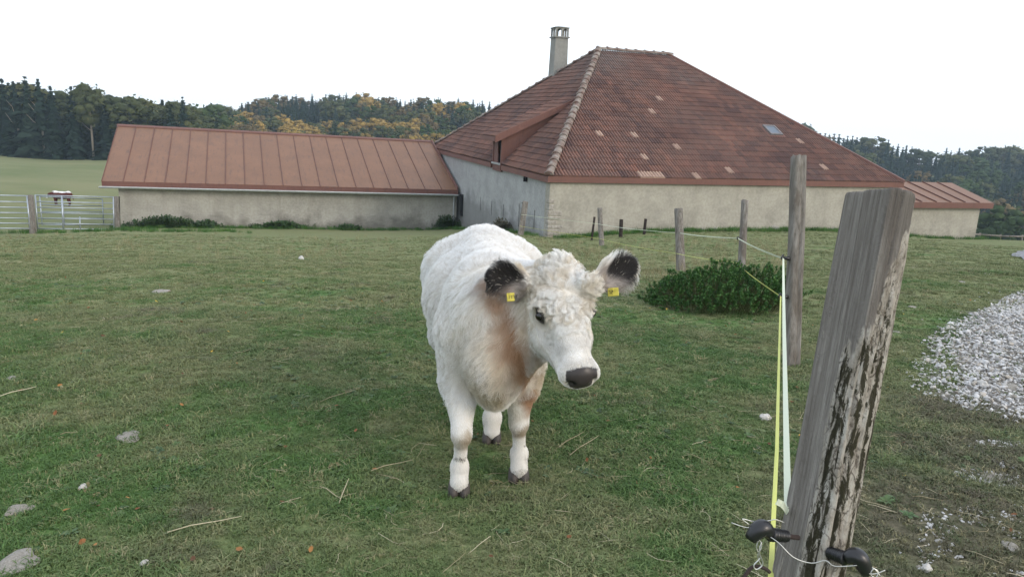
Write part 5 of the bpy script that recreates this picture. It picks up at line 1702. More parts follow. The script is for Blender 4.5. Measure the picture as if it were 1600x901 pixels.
# thinning scatter outside the heap and the stony strips near the right edge
pxg = []
def strip(poly_px, n, r0, r1):
    pl_ = np.array([on_ground(*q)[:2] for q in poly_px]); lo_, hi_ = pl_.min(0), pl_.max(0)
    q = RNG.uniform(lo_, hi_, (n * 3, 2)); q = q[in_poly(q, pl_)][:n]
    nz = vnoise(np.concatenate([q, np.zeros((len(q), 1))], 1), 7, 17); q = q[nz > -.1]
    return q, RNG.uniform(r0, r1, len(q)) ** 1.0
parts = [(Q[keep], RNG.uniform(.005, .0125, keep.sum()) * RNG.choice([.7, 1, 1, 1.5], keep.sum()) * np.where(RNG.random(keep.sum()) < .05, 1.6, 1))]
parts.append(strip([(1425, 540), (1450, 520), (1500, 500), (1600, 452), (1600, 440), (1440, 500), (1400, 560), (1430, 640), (1500, 670), (1600, 690), (1600, 660), (1470, 640)], 900, .004, .013))
parts.append(strip([(1500, 690), (1600, 690), (1600, 735), (1560, 730)], 260, .004, .013))
parts.append(strip([(1480, 735), (1560, 740), (1600, 748), (1600, 765), (1500, 760)], 220, .004, .013))
parts.append(strip([(1440, 800), (1600, 790), (1600, 900), (1430, 900)], 420, .003, .0075))
parts.append(strip([(1360, 480), (1600, 420), (1700, 760), (1400, 880)], 160, .003, .009))
GQ = np.concatenate([p for p, _ in parts]); GS = np.concatenate([r for _, r in parts])
GZ = ground_z(GQ[:, 0], GQ[:, 1])
GZ += np.where(np.arange(len(GQ)) < keep.sum(), RNG.uniform(-.004, .022, len(GQ)), GS * .25)
tag(instancer('gravel', np.column_stack([GQ, GZ]), GS, RNG.uniform(0, 6.28, len(GQ)), gst, .5), kind='stuff')

# ------------------------------------------------------------------ spurge clump
def leafy(mats, stems, seed):
    """stems: list of (base, tip, leaf length, leaf count, spread)"""
    rg = np.random.default_rng(seed); V, F, M_ = [], [], []
    for base, tip, ll, nl, t0, wd in stems:
        base, tip = np.asarray(base, float), np.asarray(tip, float); ax = tip - base; L_ = np.linalg.norm(ax); ax /= L_
        x = np.cross(ax, [.3, .9, .1]); x /= np.linalg.norm(x); y = np.cross(ax, x); b = len(V)
        for p in (base, tip):
            for k_ in range(3): V.append(p + (x * math.cos(k_ * 2.1) + y * math.sin(k_ * 2.1)) * .003)
        F += [(b, b + 1, b + 4, b + 3), (b + 1, b + 2, b + 5, b + 4), (b + 2, b, b + 3, b + 5)]; M_ += [1] * 3
        for i in range(nl):
            t = t0 + (1 - t0) * (i / nl); a = i * 2.4 + rg.random(); up = (.25 if ll > .1 else -.15) + (1.0 if ll > .1 else .55) * ((t - t0) / (1 - t0)) ** 3 + rg.normal() * .15
            o = x * math.cos(a) + y * math.sin(a); d = o + ax * up; d /= np.linalg.norm(d); s_ = np.cross(d, ax); s_ /= np.linalg.norm(s_) + 1e-9
            p = base + ax * L_ * t; l_ = ll * rg.uniform(.75, 1.1); b = len(V)
            if ll < .1:                                # feathery round heads
                d = rg.normal(size=3); d /= np.linalg.norm(d); d = d + ax * .55; d /= np.linalg.norm(d); s_ = np.cross(d, [.2, .3, .9]); s_ /= np.linalg.norm(s_) + 1e-9
                p = tip - ax * ll * rg.uniform(.2, 1.1)
            V += [p, p + d * l_ * .5 + s_ * wd, p + d * l_, p + d * l_ * .5 - s_ * wd]
            F.append((b, b + 1, b + 2, b + 3)); M_.append(0)
    return V, F, M_
def leaf_mat(name, lo, mid, hi):
    m = NT(name, .6, .3); co = m.coord('World')
    c = m.ramp(m.noise(co, 14, 4, .6), [(.3, lo), (.5, mid), (.72, hi)])
    m.color(m.mix(m.math('MULTIPLY', m.rand(), .3), c, lo)); return m.mat
M_sp = leaf_mat('spurge_leaf', (.034, .090, .026), (.070, .165, .045), (.13, .24, .065))
M_stem = plain('stem', (.09, .10, .04), .8, .2)
bc = on_ground(1122, 474); rgb = np.random.default_rng(3); st = []
bwid = 100 * 7.8 / FPX
for i in range(1000):
    a, rr_ = rgb.uniform(0, 6.28), math.sqrt(rgb.random())
    ex, ey = rr_ * math.cos(a) * bwid * 1.02, rr_ * math.sin(a) * .75
    hgt = .43 * math.sqrt(max(.04, 1 - (ex / (bwid * 1.1) - .12) ** 2 * 1.0 - (ey / .9) ** 2)) * rgb.uniform(.55, 1.10) * (1 + .28 * mnoise.noise(Vector((ex * 3.2, ey * 3.2, 4))))
    b = np.array([ex, ey, gz(bc[0] + ex, bc[1] + ey) - bc[2] - .02])
    tip = b + [ex * .20 + rgb.normal() * .06, ey * .3 + rgb.normal() * .06, hgt]
    st.append((b, tip, .036, 44, .66, .0052))
bush = empty('spurge_clump', bc, 0, 'dense dark green clump of feathery spurge beside the tall grey post', 'plant')
v_, f_, m_ = leafy(None, st, 5)
link('foliage', mesh_np('foliage', np.array(v_), f_, [M_sp, M_stem], False, midx=m_), bush)

# nettles along the shed
M_nt = leaf_mat('nettle_leaf', (.018, .040, .014), (.035, .075, .024), (.065, .11, .035))
M_dry = leaf_mat('dry_leaf', (.05, .045, .028), (.09, .08, .05), (.13, .12, .07))
NET = [(255, 352, 60, 16, 'dark green nettle patch at the left end of the shed wall', M_nt), (323, 354, 15, 9, 'small nettle tuft right of the large patch by the shed', M_nt),
       (440, 354, 32, 10, 'low green nettle patch under the middle of the shed wall', M_nt), (543, 355, 16, 6, 'lowest green weed tuft at the shed wall, right of the middle', M_nt),
       (697, 357, 22, 20, 'dark weeds in the corner between shed and farmhouse', M_nt), (783, 364, 12, 17, 'dry greyish weed against the grey house wall behind the calf', M_dry)]
for i, (px_, py_, hw, hh, lab, mt) in enumerate(NET):
    dv_ = FWD + RT * (px_ - 800) / FPX - UP * (py_ - 450.5) / FPX
    pn_, nn_ = (H(0, 15.25, 0), HV) if px_ < 720 else (H(-.35, 0, 0), HU)
    d = ((pn_ - EYE) @ nn_) / (dv_ @ nn_); p = EYE + dv_ * d; p[2] = gz(p[0], p[1]); w_, h_ = hw * d / FPX, hh * d / FPX
    rg = np.random.default_rng(100 + i); st = []
    for k_ in range(int(30 + hw * 3)):
        ex, ey = rg.normal() * w_ * .48, rg.uniform(-.4, .25)
        hg = h_ * rg.uniform(.5, 1.1) * max(.35, 1 - (ex / w_) ** 2)
        b = np.array([ex, ey + ex * .3, 0]); b[2] = gz(p[0] + b[0], p[1] + b[1]) - p[2] - .03
        st.append((b, b + [rg.normal() * .12, rg.normal() * .1, hg + .1], .15, 16, .1, .035))
    v_, f_, m_ = leafy(None, st, 200 + i)
    o = empty('weed_patch', p, 0, lab, 'weeds', 'weeds along the walls')
    link('foliage', mesh_np('foliage', np.array(v_), f_, [mt, M_stem], False, midx=m_), o)

# ------------------------------------------------------------------ brown and white cow in the far meadow
fcp = at(97, 318, 58); fcp[2] = gz(fcp[0], fcp[1])
fc = Field((-1.35, -.45, -.05), (1.35, .45, 1.6), .045)
fc.ell((0, 0, .95), (.78, .33, .36), .1); fc.ell((-.60, 0, 1.02), (.30, .30, .34), .1); fc.ell((.50, 0, 1.0), (.34, .27, .36), .1)
fc.cone((.65, 0, 1.10), (1.0, .03, 1.02), .20, .14, .08); fc.cone((1.0, .03, 1.02), (1.25, .05, .72), .13, .075, .06)
for x_, s_ in ((.48, 1), (.52, -1), (-.62, 1), (-.55, -1)):
    if x_ > 0: fc.cone((x_, s_ * .18, .75), (x_ + .02, s_ * .18, .38), .12, .07, .05); fc.cone((x_ + .02, s_ * .18, .38), (x_, s_ * .18, .02), .06, .06, .04)
    else: fc.cone((x_, s_ * .18, .85), (x_ - .02, s_ * .18, .52), .16, .09, .05); fc.cone((x_ - .02, s_ * .18, .52), (x_ - .10, s_ * .18, .40), .085, .065, .04); fc.cone((x_ - .10, s_ * .18, .40), (x_ - .04, s_ * .18, .02), .06, .06, .04)
fc.cone((-.92, 0, 1.2), (-1.0, 0, .6), .04, .05, .04)
for s_ in (-1, 1): fc.cone((1.02, s_ * .12, 1.10), (1.0, s_ * .26, 1.10), .05, .04, .03)
v_, f_ = fc.surface(); v_ = smooth_verts(v_, f_, 2)
w_ = sstep(1.18, 1.26, v_[:, 2] + .05 * vnoise(v_, 5, 3)) * (v_[:, 0] < .9); w_ = np.maximum(w_, sstep(1.10, 1.18, v_[:, 0]))
cc_ = (1 - w_)[:, None] * np.array([.085, .022, .016]) + w_[:, None] * np.array([.78, .77, .76])
hm_ = NT('cow_hide', .7, .2); hm_.color(hm_.attr('col'))
fo = empty('cow', fcp, math.pi + .1, 'brown cow with a white back standing in the meadow behind the gate', 'cow')
fo.scale = (.86, .86, .86)
link('body', mesh_np('body', v_, f_, [hm_.mat], True, {'col': ('FLOAT_COLOR', 'POINT', np.concatenate([cc_, np.ones((len(cc_), 1))], 1))}), fo)

# ------------------------------------------------------------------ trees
def foliage_mat(name, a, b, c):
    m = NT(name, .85, .15)
    t_ = m.attr('leaf', 'Fac'); r_ = m.rand()
    col = m.ramp(m.math('ADD', m.math('MULTIPLY', t_, .6), m.math('MULTIPLY', r_, .4)), [(.1, a), (.5, b), (.9, c)])
    return m.color(col)
M_spruce = foliage_mat('spruce_needles', (.007, .016, .012), (.014, .028, .019), (.028, .044, .025))
M_olive = foliage_mat('olive_leaves', (.030, .042, .018), (.064, .074, .028), (.12, .112, .042))
M_autumn = foliage_mat('autumn_leaves', (.13, .095, .030), (.27, .185, .052), (.44, .29, .075))
M_brown = foliage_mat('russet_leaves', (.055, .048, .024), (.115, .086, .038), (.20, .14, .055))
M_green = foliage_mat('green_leaves', (.020, .038, .012), (.042, .066, .020), (.08, .105, .030))
M_bark = plain('tree_bark', (.10, .085, .07), .9, .1, 0, .35, 1.5)
M_barkp = plain('pale_bark', (.23, .20, .165), .9, .1, 0, .3, 1.5)


def quadcloud(P, size, rg, flat=None):
    """one ragged leaf-spray quad per point"""
    n = len(P)
    u_ = rg.normal(size=(n, 3)); u_ /= np.linalg.norm(u_, axis=1, keepdims=True)
    v = rg.normal(size=(n, 3)); v -= u_ * (u_ * v).sum(1, keepdims=True); v /= np.linalg.norm(v, axis=1, keepdims=True)
    s1 = (size * rg.uniform(.6, 1.3, n))[:, None]; s2 = (size * rg.uniform(.35, .9, n))[:, None]
    V = np.stack([P - u_ * s1, P + v * s2 + u_ * s1 * .2, P + u_ * s1, P - v * s2 - u_ * s1 * .2], 1).reshape(-1, 3)
    return V, np.arange(4 * n).reshape(n, 4)


def conifer(seed, nlev, nbr, R_, h0=.08, power=.85, nq=5):
    """unit height spruce"""
    rg = np.random.default_rng(seed); P, S = [], []
    V = []; F = []; T_ = []
    for l in range(nlev):
        t = h0 + (1 - h0) * (l + rg.uniform(-.3, .3)) / nlev
        r = R_ * max(.02, (1 - (t - h0) / (1 - h0))) ** power * rg.uniform(.62, 1.18)
        r *= min(1.0, .25 + (1 - t) / .16)
        for b in range(max(3, int(nbr * (1 - .45 * t)))):
            a = rg.uniform(0, 6.283); rb = r * rg.uniform(.55, 1.15)
            c, s_ = math.cos(a), math.sin(a); tint = rg.random()
            for q in range(nq):
                f0, f1 = q / nq, (q + 1.25) / nq
                z0 = t - .35 * rb * f0 ** 1.3 + .02; z1 = t - .35 * rb * f1 ** 1.3 + (.012 if q == nq - 1 else 0)
                w_ = rb * .24 * (1.25 - f0) * rg.uniform(.6, 1.4) + .004; dz = -.022 * rg.uniform(.2, 1.6) * (1.2 - t)
                x0, x1 = rb * f0, rb * min(f1, 1.1); k_ = len(V); j = rg.normal(0, .006, 12)
                V += [(c * x0 - s_ * w_ + j[0], s_ * x0 + c * w_ + j[1], z0 + dz), (c * x1 - s_ * w_ * .6 + j[2], s_ * x1 + c * w_ * .6 + j[3], z1 + dz + j[4]),
                      (c * x1 + s_ * w_ * .6 + j[5], s_ * x1 - c * w_ * .6 + j[6], z1 + dz + j[7]), (c * x0 + s_ * w_ + j[8], s_ * x0 - c * w_ + j[9], z0 + dz)]
                F.append((k_, k_ + 1, k_ + 2, k_ + 3)); T_.append(min(1, max(0, .25 + .25 * tint + .25 * f0 + rg.normal() * .06)))
    cV, cF = core_cone(R_, h0)
    F = np.concatenate([np.array(F), cF + len(V)]); V = np.concatenate([np.array(V), cV]); T_ = np.concatenate([np.array(T_), np.full(len(cF), .15)])
    return V, F, T_


def core_cone(R_, h0, n=9, k=.42):
    V = []; F = []
    for j, (t, f) in enumerate(((h0, .5), (h0 + .06, 1.0), (h0 + (1 - h0) * .45, .60), (h0 + (1 - h0) * .8, .20), (.995, .012))):
        for i in range(n): a = 2 * math.pi * i / n + j * .3; V.append((math.cos(a) * R_ * k * f, math.sin(a) * R_ * k * f, t - .03))
    for j in range(4):
        for i in range(n): F.append((j * n + i, j * n + (i + 1) % n, (j + 1) * n + (i + 1) % n, (j + 1) * n + i))
    return np.array(V), np.array(F)


def core_blob(c, r, n=6):
    V, F = [], []
    for j, ph in enumerate((-1.2, -.4, .4, 1.2)):
        for i in range(n): a = 2 * math.pi * i / n + j * .5; V.append((c[0] + r * math.cos(ph) * math.cos(a), c[1] + r * math.cos(ph) * math.sin(a), c[2] + r * .9 * math.sin(ph)))
    for j in range(3):
        for i in range(n): F.append((j * n + i, j * n + (i + 1) % n, (j + 1) * n + (i + 1) % n, (j + 1) * n + i))
    return np.array(V), np.array(F)


def broadleaf(seed, R_, h0, ncl, nleaf, size, top=1.0):
    rg = np.random.default_rng(seed); Vs, Fs, Ts = [], [], []; b = 0
    for k_ in range(ncl):
        d = rg.normal(size=3); d /= np.linalg.norm(d); rr_ = rg.uniform(.45, 1.0) ** .5
        ctr_ = np.array([d[0] * R_ * rr_, d[1] * R_ * rr_, (h0 + top) / 2 + d[2] * (top - h0) / 2 * rr_ * .92])
        if d[2] < -.3: ctr_[:2] *= .75
        cs = size * rg.uniform(1.4, 2.6); P = ctr_ + rg.normal(size=(nleaf, 3)) * cs * np.array([1, 1, .7])
        V, F = quadcloud(P, size, rg); Vs.append(V); Fs.append(F + b); b += len(V)
        tn_ = rg.random() * .5 + .2; Ts.append(np.clip(tn_ + rg.normal(size=nleaf) * .12, 0, 1))
        cV, cF = core_blob(ctr_, cs * 1.25); Vs.append(cV); Fs.append(cF + b); b += len(cV); Ts.append(np.full(len(cF), tn_ * .7))
    return np.concatenate(Vs), np.concatenate(Fs), np.concatenate(Ts)


def trunk_mesh(name, seed, r, h, mat, limbs=0):
    rg = np.random.default_rng(seed); mb = MB()
    mb.tube([(0, 0, -.04), (r * .3, 0, h * .4), (-r * .2, r * .3, h * .75), (0, 0, h)], [r * 1.25, r, r * .75, r * .25], 7)
    for i in range(limbs):
        z = h * rg.uniform(.4, .85); a = rg.uniform(0, 6.28); l_ = rg.uniform(.10, .2)
        mb.tube([(0, 0, z), (math.cos(a) * l_ * .5, math.sin(a) * l_ * .5, z + l_ * .45), (math.cos(a) * l_, math.sin(a) * l_, z + l_ * 1.1)], [r * .45, r * .3, r * .1], 5)
    return mb.mesh(name, mat, True)


KINDS_T = {}
def add_kind(nm, geos, mat, trunk):
    KINDS_T[nm] = [(mesh_np('crown', V, F, [mat], False, {'leaf': ('FLOAT', 'FACE', T_)}), trunk) for V, F, T_ in geos]
tr_c = trunk_mesh('trunk', 1, .014, .96, M_bark); tr_p = trunk_mesh('trunk', 2, .013, .90, M_barkp, 5); tr_b = trunk_mesh('trunk', 3, .020, .80, M_bark, 7)
near_con = [conifer(i, 30, 11, .17 + .02 * (i % 3), .06, .8, 5) for i in range(4)]
far_con = [conifer(20 + i, 14, 12, .19 + .035 * (i % 3), .06, .80 + .10 * (i % 3), 3) for i in range(7)]
add_kind('spruce_near', near_con, M_spruce, tr_c)
add_kind('pine_near', [conifer(40 + i, 20, 11, .15, .42, .55, 5) for i in range(3)], M_spruce, tr_p)
add_kind('beech_near', [broadleaf(60 + i, .24, .22, 60, 26, .026) for i in range(3)], M_olive, tr_b)
add_kind('tall_near', [broadleaf(70 + i, .16, .46, 46, 24, .024) for i in range(3)], M_olive, tr_p)
add_kind('spruce_far', far_con, M_spruce, tr_c)
far_bl = [broadleaf(80 + i, .26, .14, 36, 22, .030) for i in range(4)]
for nm, mt in (('autumn_far', M_autumn), ('brown_far', M_brown), ('green_far', M_green), ('olive_far', M_olive)): add_kind(nm, far_bl, mt, tr_b)
LAB = {'spruce_near': ('spruce_tree', 'dark spruce at the edge of the wood beyond the left meadow'), 'pine_near': ('pine_tree', 'tall bare-trunked pine in the wood beyond the left meadow'),
       'beech_near': ('beech_tree', 'rounded olive-green tree in the wood beyond the left meadow'), 'tall_near': ('ash_tree', 'slender leafy pale-trunked tree in the wood beyond the left meadow')}
FARLAB = {'spruce_far': ('spruce_tree', 'dark spruce on the wooded hill %s'), 'autumn_far': ('beech_tree', 'golden autumn tree on the wooded hill %s'), 'brown_far': ('beech_tree', 'russet autumn tree on the wooded hill %s'),
          'green_far': ('beech_tree', 'green leafy tree on the wooded hill %s'), 'olive_far': ('beech_tree', 'dull olive tree on the wooded hill %s')}


def where(px_, topy, d, place):
    hgt = ' low' if (d > 170 and d < 262) else ''
    if 'meadow' in place: return ('at the left edge' if px_ < 25 else 'behind the left gate' if px_ < 75 else 'behind the six-bar gate' if px_ < 128 else 'just left of the shed ridge' if px_ < 185 else 'over the shed roof end' if px_ < 250 else 'over the left shed roof') + (', front' if d < 150 else ', rear')
    if 'shed' in place: return ('over the left shed roof' if px_ < 420 else 'over the middle shed roof' if px_ < 540 else 'over the right shed roof' if px_ < 660 else 'beside the tiled roof') + (', crest' if d > 260 else ', lower slope')
    return ('just above the farmhouse hip' if px_ < 1370 else 'above the red annex roof' if px_ < 1500 else 'near the right edge') + (', crest' if d > 295 else ', upper slope' if d > 230 else ', lower slope')


def plant_tree(kind, x, y, h, place, wide=1.0, spot=''):
    nm, lab = LAB[kind] if kind in LAB else FARLAB[kind]
    if '%s' in lab: lab = lab % place
    lab = lab.replace(' at the edge of the wood beyond the left meadow', ' of the meadow wood').replace(' in the wood beyond the left meadow', ' of the meadow wood').replace(' on the wooded hill ' + place, ' on the far hill') + ', ' + spot
    o = empty(nm, (x, y, gz(x, y) - .1), random.uniform(0, 6.28), lab, 'tree', 'trees ' + place)
    cr, tk = random.choice(KINDS_T[kind]); wide *= (1.25 if kind == 'spruce_far' else 1.45 if kind == 'spruce_near' else 1.12) * random.uniform(.8, 1.15)
    c = link('crown', cr, o); c.scale = (h * wide, h * wide, h)
    t_ = link('trunk', tk, o); t_.scale = (h, h, h)
    return o


def interp(tab, x):
    xs, ys = zip(*tab); return float(np.interp(x, xs, ys))
def by_pixel(px_, topy, d, kind, place, lo=7, hi=26, wide=1.0):
    p = at(px_, topy, d); g_ = gz(p[0], p[1]); h = min(hi, max(lo, p[2] - g_ + .1))
    return plant_tree(kind, p[0], p[1], h, place, wide, where(px_, topy, d, place))
TL = [(-80, 122), (-40, 118), (0, 122), (40, 119), (80, 136), (105, 150), (130, 132), (165, 146), (200, 150), (250, 156), (285, 151), (305, 178), (335, 168)]
pl_ = 'in the wood beyond the left meadow'
x = -75.0
while x < 338:
    k_ = random.random()
    kind = ('spruce_near' if k_ < .6 else 'pine_near' if k_ < .8 else 'tall_near') if x < 125 else ('beech_near' if k_ < .55 else 'tall_near' if k_ < .75 else 'spruce_near')
    if 120 < x < 142: kind = 'tall_near'
    by_pixel(x, interp(TL, x) + random.uniform(-3, 16), random.uniform(140, 162), kind, pl_, 9, 20, 1.0 if 'spruce' in kind else 1.15)
    x += random.uniform(7, 13)
for i in range(24):
    x = random.uniform(-80, 330)
    by_pixel(x, interp(TL, x) + random.uniform(12, 50), random.uniform(146, 170), random.choice(['spruce_near', 'beech_near', 'spruce_near']), pl_, 6, 16, 1.2)
for px_, ty, kd_ in ((38, 119, 'spruce_near'), (58, 122, 'pine_near'), (78, 133, 'spruce_near'), (2, 121, 'spruce_near'), (110, 133, 'spruce_near'), (137, 134, 'tall_near'), (285, 151, 'spruce_near'), (20, 126, 'pine_near')):
    by_pixel(px_, ty, 141, kd_, pl_, 9, 20, 1.05)
pm = 'behind the long shed'
TM = [(300, 176), (340, 166), (380, 172), (420, 164), (450, 159), (500, 165), (520, 156), (560, 160), (600, 152), (660, 156), (700, 158), (740, 158), (770, 160), (800, 166), (860, 168)]
x = 318.0
while x < 800:
    kind = 'spruce_far' if random.random() < (.75 if x > 440 else .35) else random.choice(['brown_far', 'olive_far'])
    by_pixel(x, interp(TM, x) + abs(random.gauss(0, 6)), random.uniform(285, 315), kind, pm, 7, 22, 1.0 if kind == 'spruce_far' else .9)
    x += random.uniform(5.5, 9)
for i in range(66):
    x = random.uniform(290, 790); d = random.uniform(188, 245)
    y = 212 - (d - 188) * .42 + random.uniform(-8, 10) - (8 if x < 420 else 0)
    k_ = random.random(); kind = 'autumn_far' if k_ < .50 else 'brown_far' if k_ < .72 else 'olive_far' if k_ < .84 else 'green_far' if k_ < .92 else 'spruce_far'
    if x < 400 and k_ < .5: kind = random.choice(['brown_far', 'olive_far', 'autumn_far'])
    by_pixel(x, y, d, kind, pm, 6, 14, 1.0)
by_pixel(524, 187, 192, 'spruce_far', pm, 8, 18, 1.5)
pr = 'to the right of the farmhouse'
TR_ = [(1225, 184), (1250, 190), (1300, 195), (1350, 203), (1400, 216), (1450, 233), (1490, 238), (1530, 228), (1570, 225), (1600, 221), (1680, 226)]
x = 1232.0
while x < 1660:
    kind = 'spruce_far' if random.random() < .88 else 'olive_far'
    by_pixel(x, interp(TR_, x) + abs(random.gauss(0, 5)), random.uniform(300, 330), kind, pr, 8, 18, 1.35)
    x += random.uniform(5, 8.5)
for i in range(58):
    f = (i % 9) / 8; d = 285 - f * 130 + random.uniform(-8, 8); x = random.uniform(1260 + 200 * f * .9, 1665)
    y = interp(TR_, x) + 14 + f * 105 + random.uniform(-9, 9)
    k_ = random.random(); kind = 'spruce_far' if k_ < .80 else 'olive_far' if k_ < .88 else 'green_far' if k_ < .93 else 'brown_far'
    by_pixel(x, y, d, kind, pr, 7.5, 16, 1.4)
by_pixel(1567, 322, 118, 'green_far', pr, 7, 15, 1.1); by_pixel(1585, 330, 116, 'green_far', pr, 7, 15, 1.2)


def wood_mass(name, spots):
    Vs, Fs, Ts, Ms = [], [], [], []; b = 0
    lib = {'s': far_con, 'b': far_bl}
    for x, y, h, ty, mi in spots:
        V, F, T_ = random.choice(lib[ty]); a = random.uniform(0, 6.28); R2 = np.array([[math.cos(a), -math.sin(a)], [math.sin(a), math.cos(a)]])
        W_ = V * h; W_[:, :2] = W_[:, :2] @ R2.T * random.uniform(1.3, 1.75)
        W_ += [x, y, gz(x, y) - .2]; Vs.append(W_); Fs.append(F + b); Ts.append(T_); Ms.append(np.full(len(F), mi)); b += len(V)
    o = link(name, mesh_np(name, np.concatenate(Vs), np.concatenate(Fs), [M_spruce, M_autumn, M_brown, M_olive, M_green], False, {'leaf': ('FLOAT', 'FACE', np.concatenate(Ts))}, np.concatenate(Ms)))
    return tag(o, kind='stuff')
sp = []
def fill(n, px0, px1, d0, d1, h0, h1, ws):
    for i in range(n):
        px_ = random.uniform(px0, px1); d = random.uniform(d0, d1); p = at(px_, 200, d)
        mi = random.choices(range(5), ws)[0]; sp.append((p[0], p[1], random.uniform(h0, h1), 's' if mi == 0 else 'b', mi))
fill(70, -420, 330, 162, 205, 9, 13, (6, 0, 1, 4, 1))
fill(380, 270, 860, 245, 312, 6, 10, (10, .6, 1, 1.2, .6))
fill(170, 270, 860, 185, 245, 5, 8, (1, 6, 3, 2, 1.2))
fill(620, 1170, 1900, 150, 322, 6.5, 11, (14, 0, .6, 1, .8))
fill(70, 860, 1250, 290, 330, 8, 12, (6, 0, 1, 2, 1))
wood_mass('distant_wood', sp)

# ------------------------------------------------------------------ turf, straw, tall dry grass
def blade_tuft(name, seed, nb, h0, h1, spread, w0, lean, mat):
    rg = np.random.default_rng(seed); V, F = [], []
    for i in range(nb):
        a = rg.uniform(0, 6.283); r_ = spread * math.sqrt(rg.random()); x, y = r_ * math.cos(a), r_ * math.sin(a)
        h = rg.uniform(h0, h1); dr = rg.uniform(0, 6.283); ln = h * lean * rg.uniform(.2, 1.4); w_ = w0 * rg.uniform(.6, 1.2)
        dx, dy = math.cos(dr), math.sin(dr); sx, sy = -dy * w_, dx * w_; b = len(V)
        for t, ww in ((0, 1), (.5, .85)):
            cx, cy, cz = x + dx * ln * t * t, y + dy * ln * t * t, h * t * (1 - .15 * t)
            V += [(cx - sx * ww, cy - sy * ww, cz - (.006 if t == 0 else 0)), (cx + sx * ww, cy + sy * ww, cz - (.006 if t == 0 else 0))]
        V.append((x + dx * ln, y + dy * ln, h * (.85 if lean < 1 else .6)))
        F += [(b, b + 1, b + 3, b + 2), (b + 2, b + 3, b + 4)]
    return mesh_np(name, V, F, [mat])
tg = NT('turf_blades', .7, .2)
_ci = tg.coord('Inst'); _gp = tg.coord('World', (1, 1, 1))
_fc = field_colour(tg, _ci)
_rv = tg.n.new('ShaderNodeObjectInfo').outputs['Random']
_fc = tg.mix(tg.ramp(_rv, [(.0, .55), (.45, .0), (.72, 0), (1, .75)]), _fc, tg.ramp(_rv, [(.0, (.042, .088, .024)), (.5, (.088, .162, .043)), (.86, (.215, .225, .098)), (1, (.31, .275, .16))]))
tg.color(_fc)
M_turf = tg.mat
tufts = [blade_tuft('tuft%d' % i, 300 + i, 20, .008 + .0025 * i, .018 + .0055 * i, .036, .0018, 1.1, M_turf) for i in range(5)]
tufts += [blade_tuft('broad%d' % i, 320 + i, 9, .008, .016, .025, .0050, 1.4, M_turf) for i in range(2)]


def view_scatter(n, d0, d1, pw, margin=1.18):
    """ground points inside the field of view, density falling with distance"""
    u = RNG.random(n); e = 2 - pw
    d = (d0 ** e + u * (d1 ** e - d0 ** e)) ** (1 / e)
    x = RNG.uniform(-1, 1, n) * (d * 800 / FPX * 1.05 + 2.0)
    return np.column_stack([x, d])
T1 = view_scatter(84000, 1.4, 6.5, .9); T2 = view_scatter(56000, 6.0, 16, 1.0); T3 = view_scatter(31000, 15, 34, 1.2)
TP = np.concatenate([T1, T2, T3])
P3 = np.column_stack([TP, np.zeros(len(TP))])
bare = vnoise(P3, 4.2, 401) + .55 * vnoise(P3, 13, 402)
hl = np.stack([(TP - HA[:2]) @ HU[:2], (TP - HA[:2]) @ HV[:2]], 1)
inb = (hl[:, 0] > -.05) & (hl[:, 0] < HW) & (hl[:, 1] > -.1)
ok = (bare < 2.2) & ~(in_poly(TP + .12 * vnoise(P3, 6, 403)[:, None], gpoly) & (RNG.random(len(TP)) > .03 + .28 * (np.min(np.linalg.norm(TP[:, None] - _ep[None], axis=2), axis=1) < .22))) & ~inb
soil_px = np.array([on_ground(*q)[:2] for q in ((1440, 790), (1600, 770), (1660, 900), (1600, 960), (1420, 930))])
ok &= ~(in_poly(TP, soil_px) & (RNG.random(len(TP)) < .3))
TP, P3, bare = TP[ok], P3[ok], bare[ok]
dist = np.hypot(TP[:, 0], TP[:, 1])
sz = RNG.uniform(.65, 1.35, len(TP)) * np.clip(.85 + .035 * dist, .9, 1.7) * (1.0 - .28 * np.clip(bare, -.5, 1))
lush = sstep(.5, 1.1, vnoise(P3, 1.6, 404))
sz *= 1 + .6 * lush
for f_ in (FR, FL_, HL, HRr):
    fw_ = CO + CF * f_[0] + CL * f_[1]; sz *= .7 + .3 * sstep(.06, .22, np.hypot(TP[:, 0] - fw_[0], TP[:, 1] - fw_[1]))
tag(instancer('grass', np.column_stack([TP, ground_z(TP[:, 0], TP[:, 1])]), sz, RNG.uniform(0, 6.28, len(TP)), tufts, .12), kind='stuff')

# broad-leaved weeds pressed flat in the turf
def rosette(name, seed, mat):
    rg = np.random.default_rng(seed); V, F = [], []
    for i in range(9):
        a = i * .72 + rg.normal() * .2; l_ = rg.uniform(.6, 1.1); w_ = l_ * .24; up = rg.uniform(.1, .5); c, s_ = math.cos(a), math.sin(a); b = len(V)
        for f, ww, zz_ in ((.08, .25, .02), (.4, 1, .5), (.75, .85, .75), (1, .05, .6)):
            V += [(c * f * l_ - s_ * w_ * ww, s_ * f * l_ + c * w_ * ww, up * zz_ * l_ + .05 * ww), (c * f * l_, s_ * f * l_, up * zz_ * l_), (c * f * l_ + s_ * w_ * ww, s_ * f * l_ - c * w_ * ww, up * zz_ * l_ + .05 * ww)]
        for q in range(3):
            o_ = b + q * 3; F += [(o_, o_ + 1, o_ + 4, o_ + 3), (o_ + 1, o_ + 2, o_ + 5, o_ + 4)]
    return mesh_np(name, V, F, [mat])
rom = NT('weed_leaf', .55, .3); _rv = rom.n.new('ShaderNodeObjectInfo').outputs['Random']
rom.color(rom.ramp(_rv, [(0, (.030, .060, .022)), (.5, (.065, .115, .040)), (.85, (.12, .155, .06)), (1, (.17, .13, .06))]))
RQ = view_scatter(3800, 1.95, 11, 1.0, 1.1); R3 = np.column_stack([RQ, np.zeros(len(RQ))])
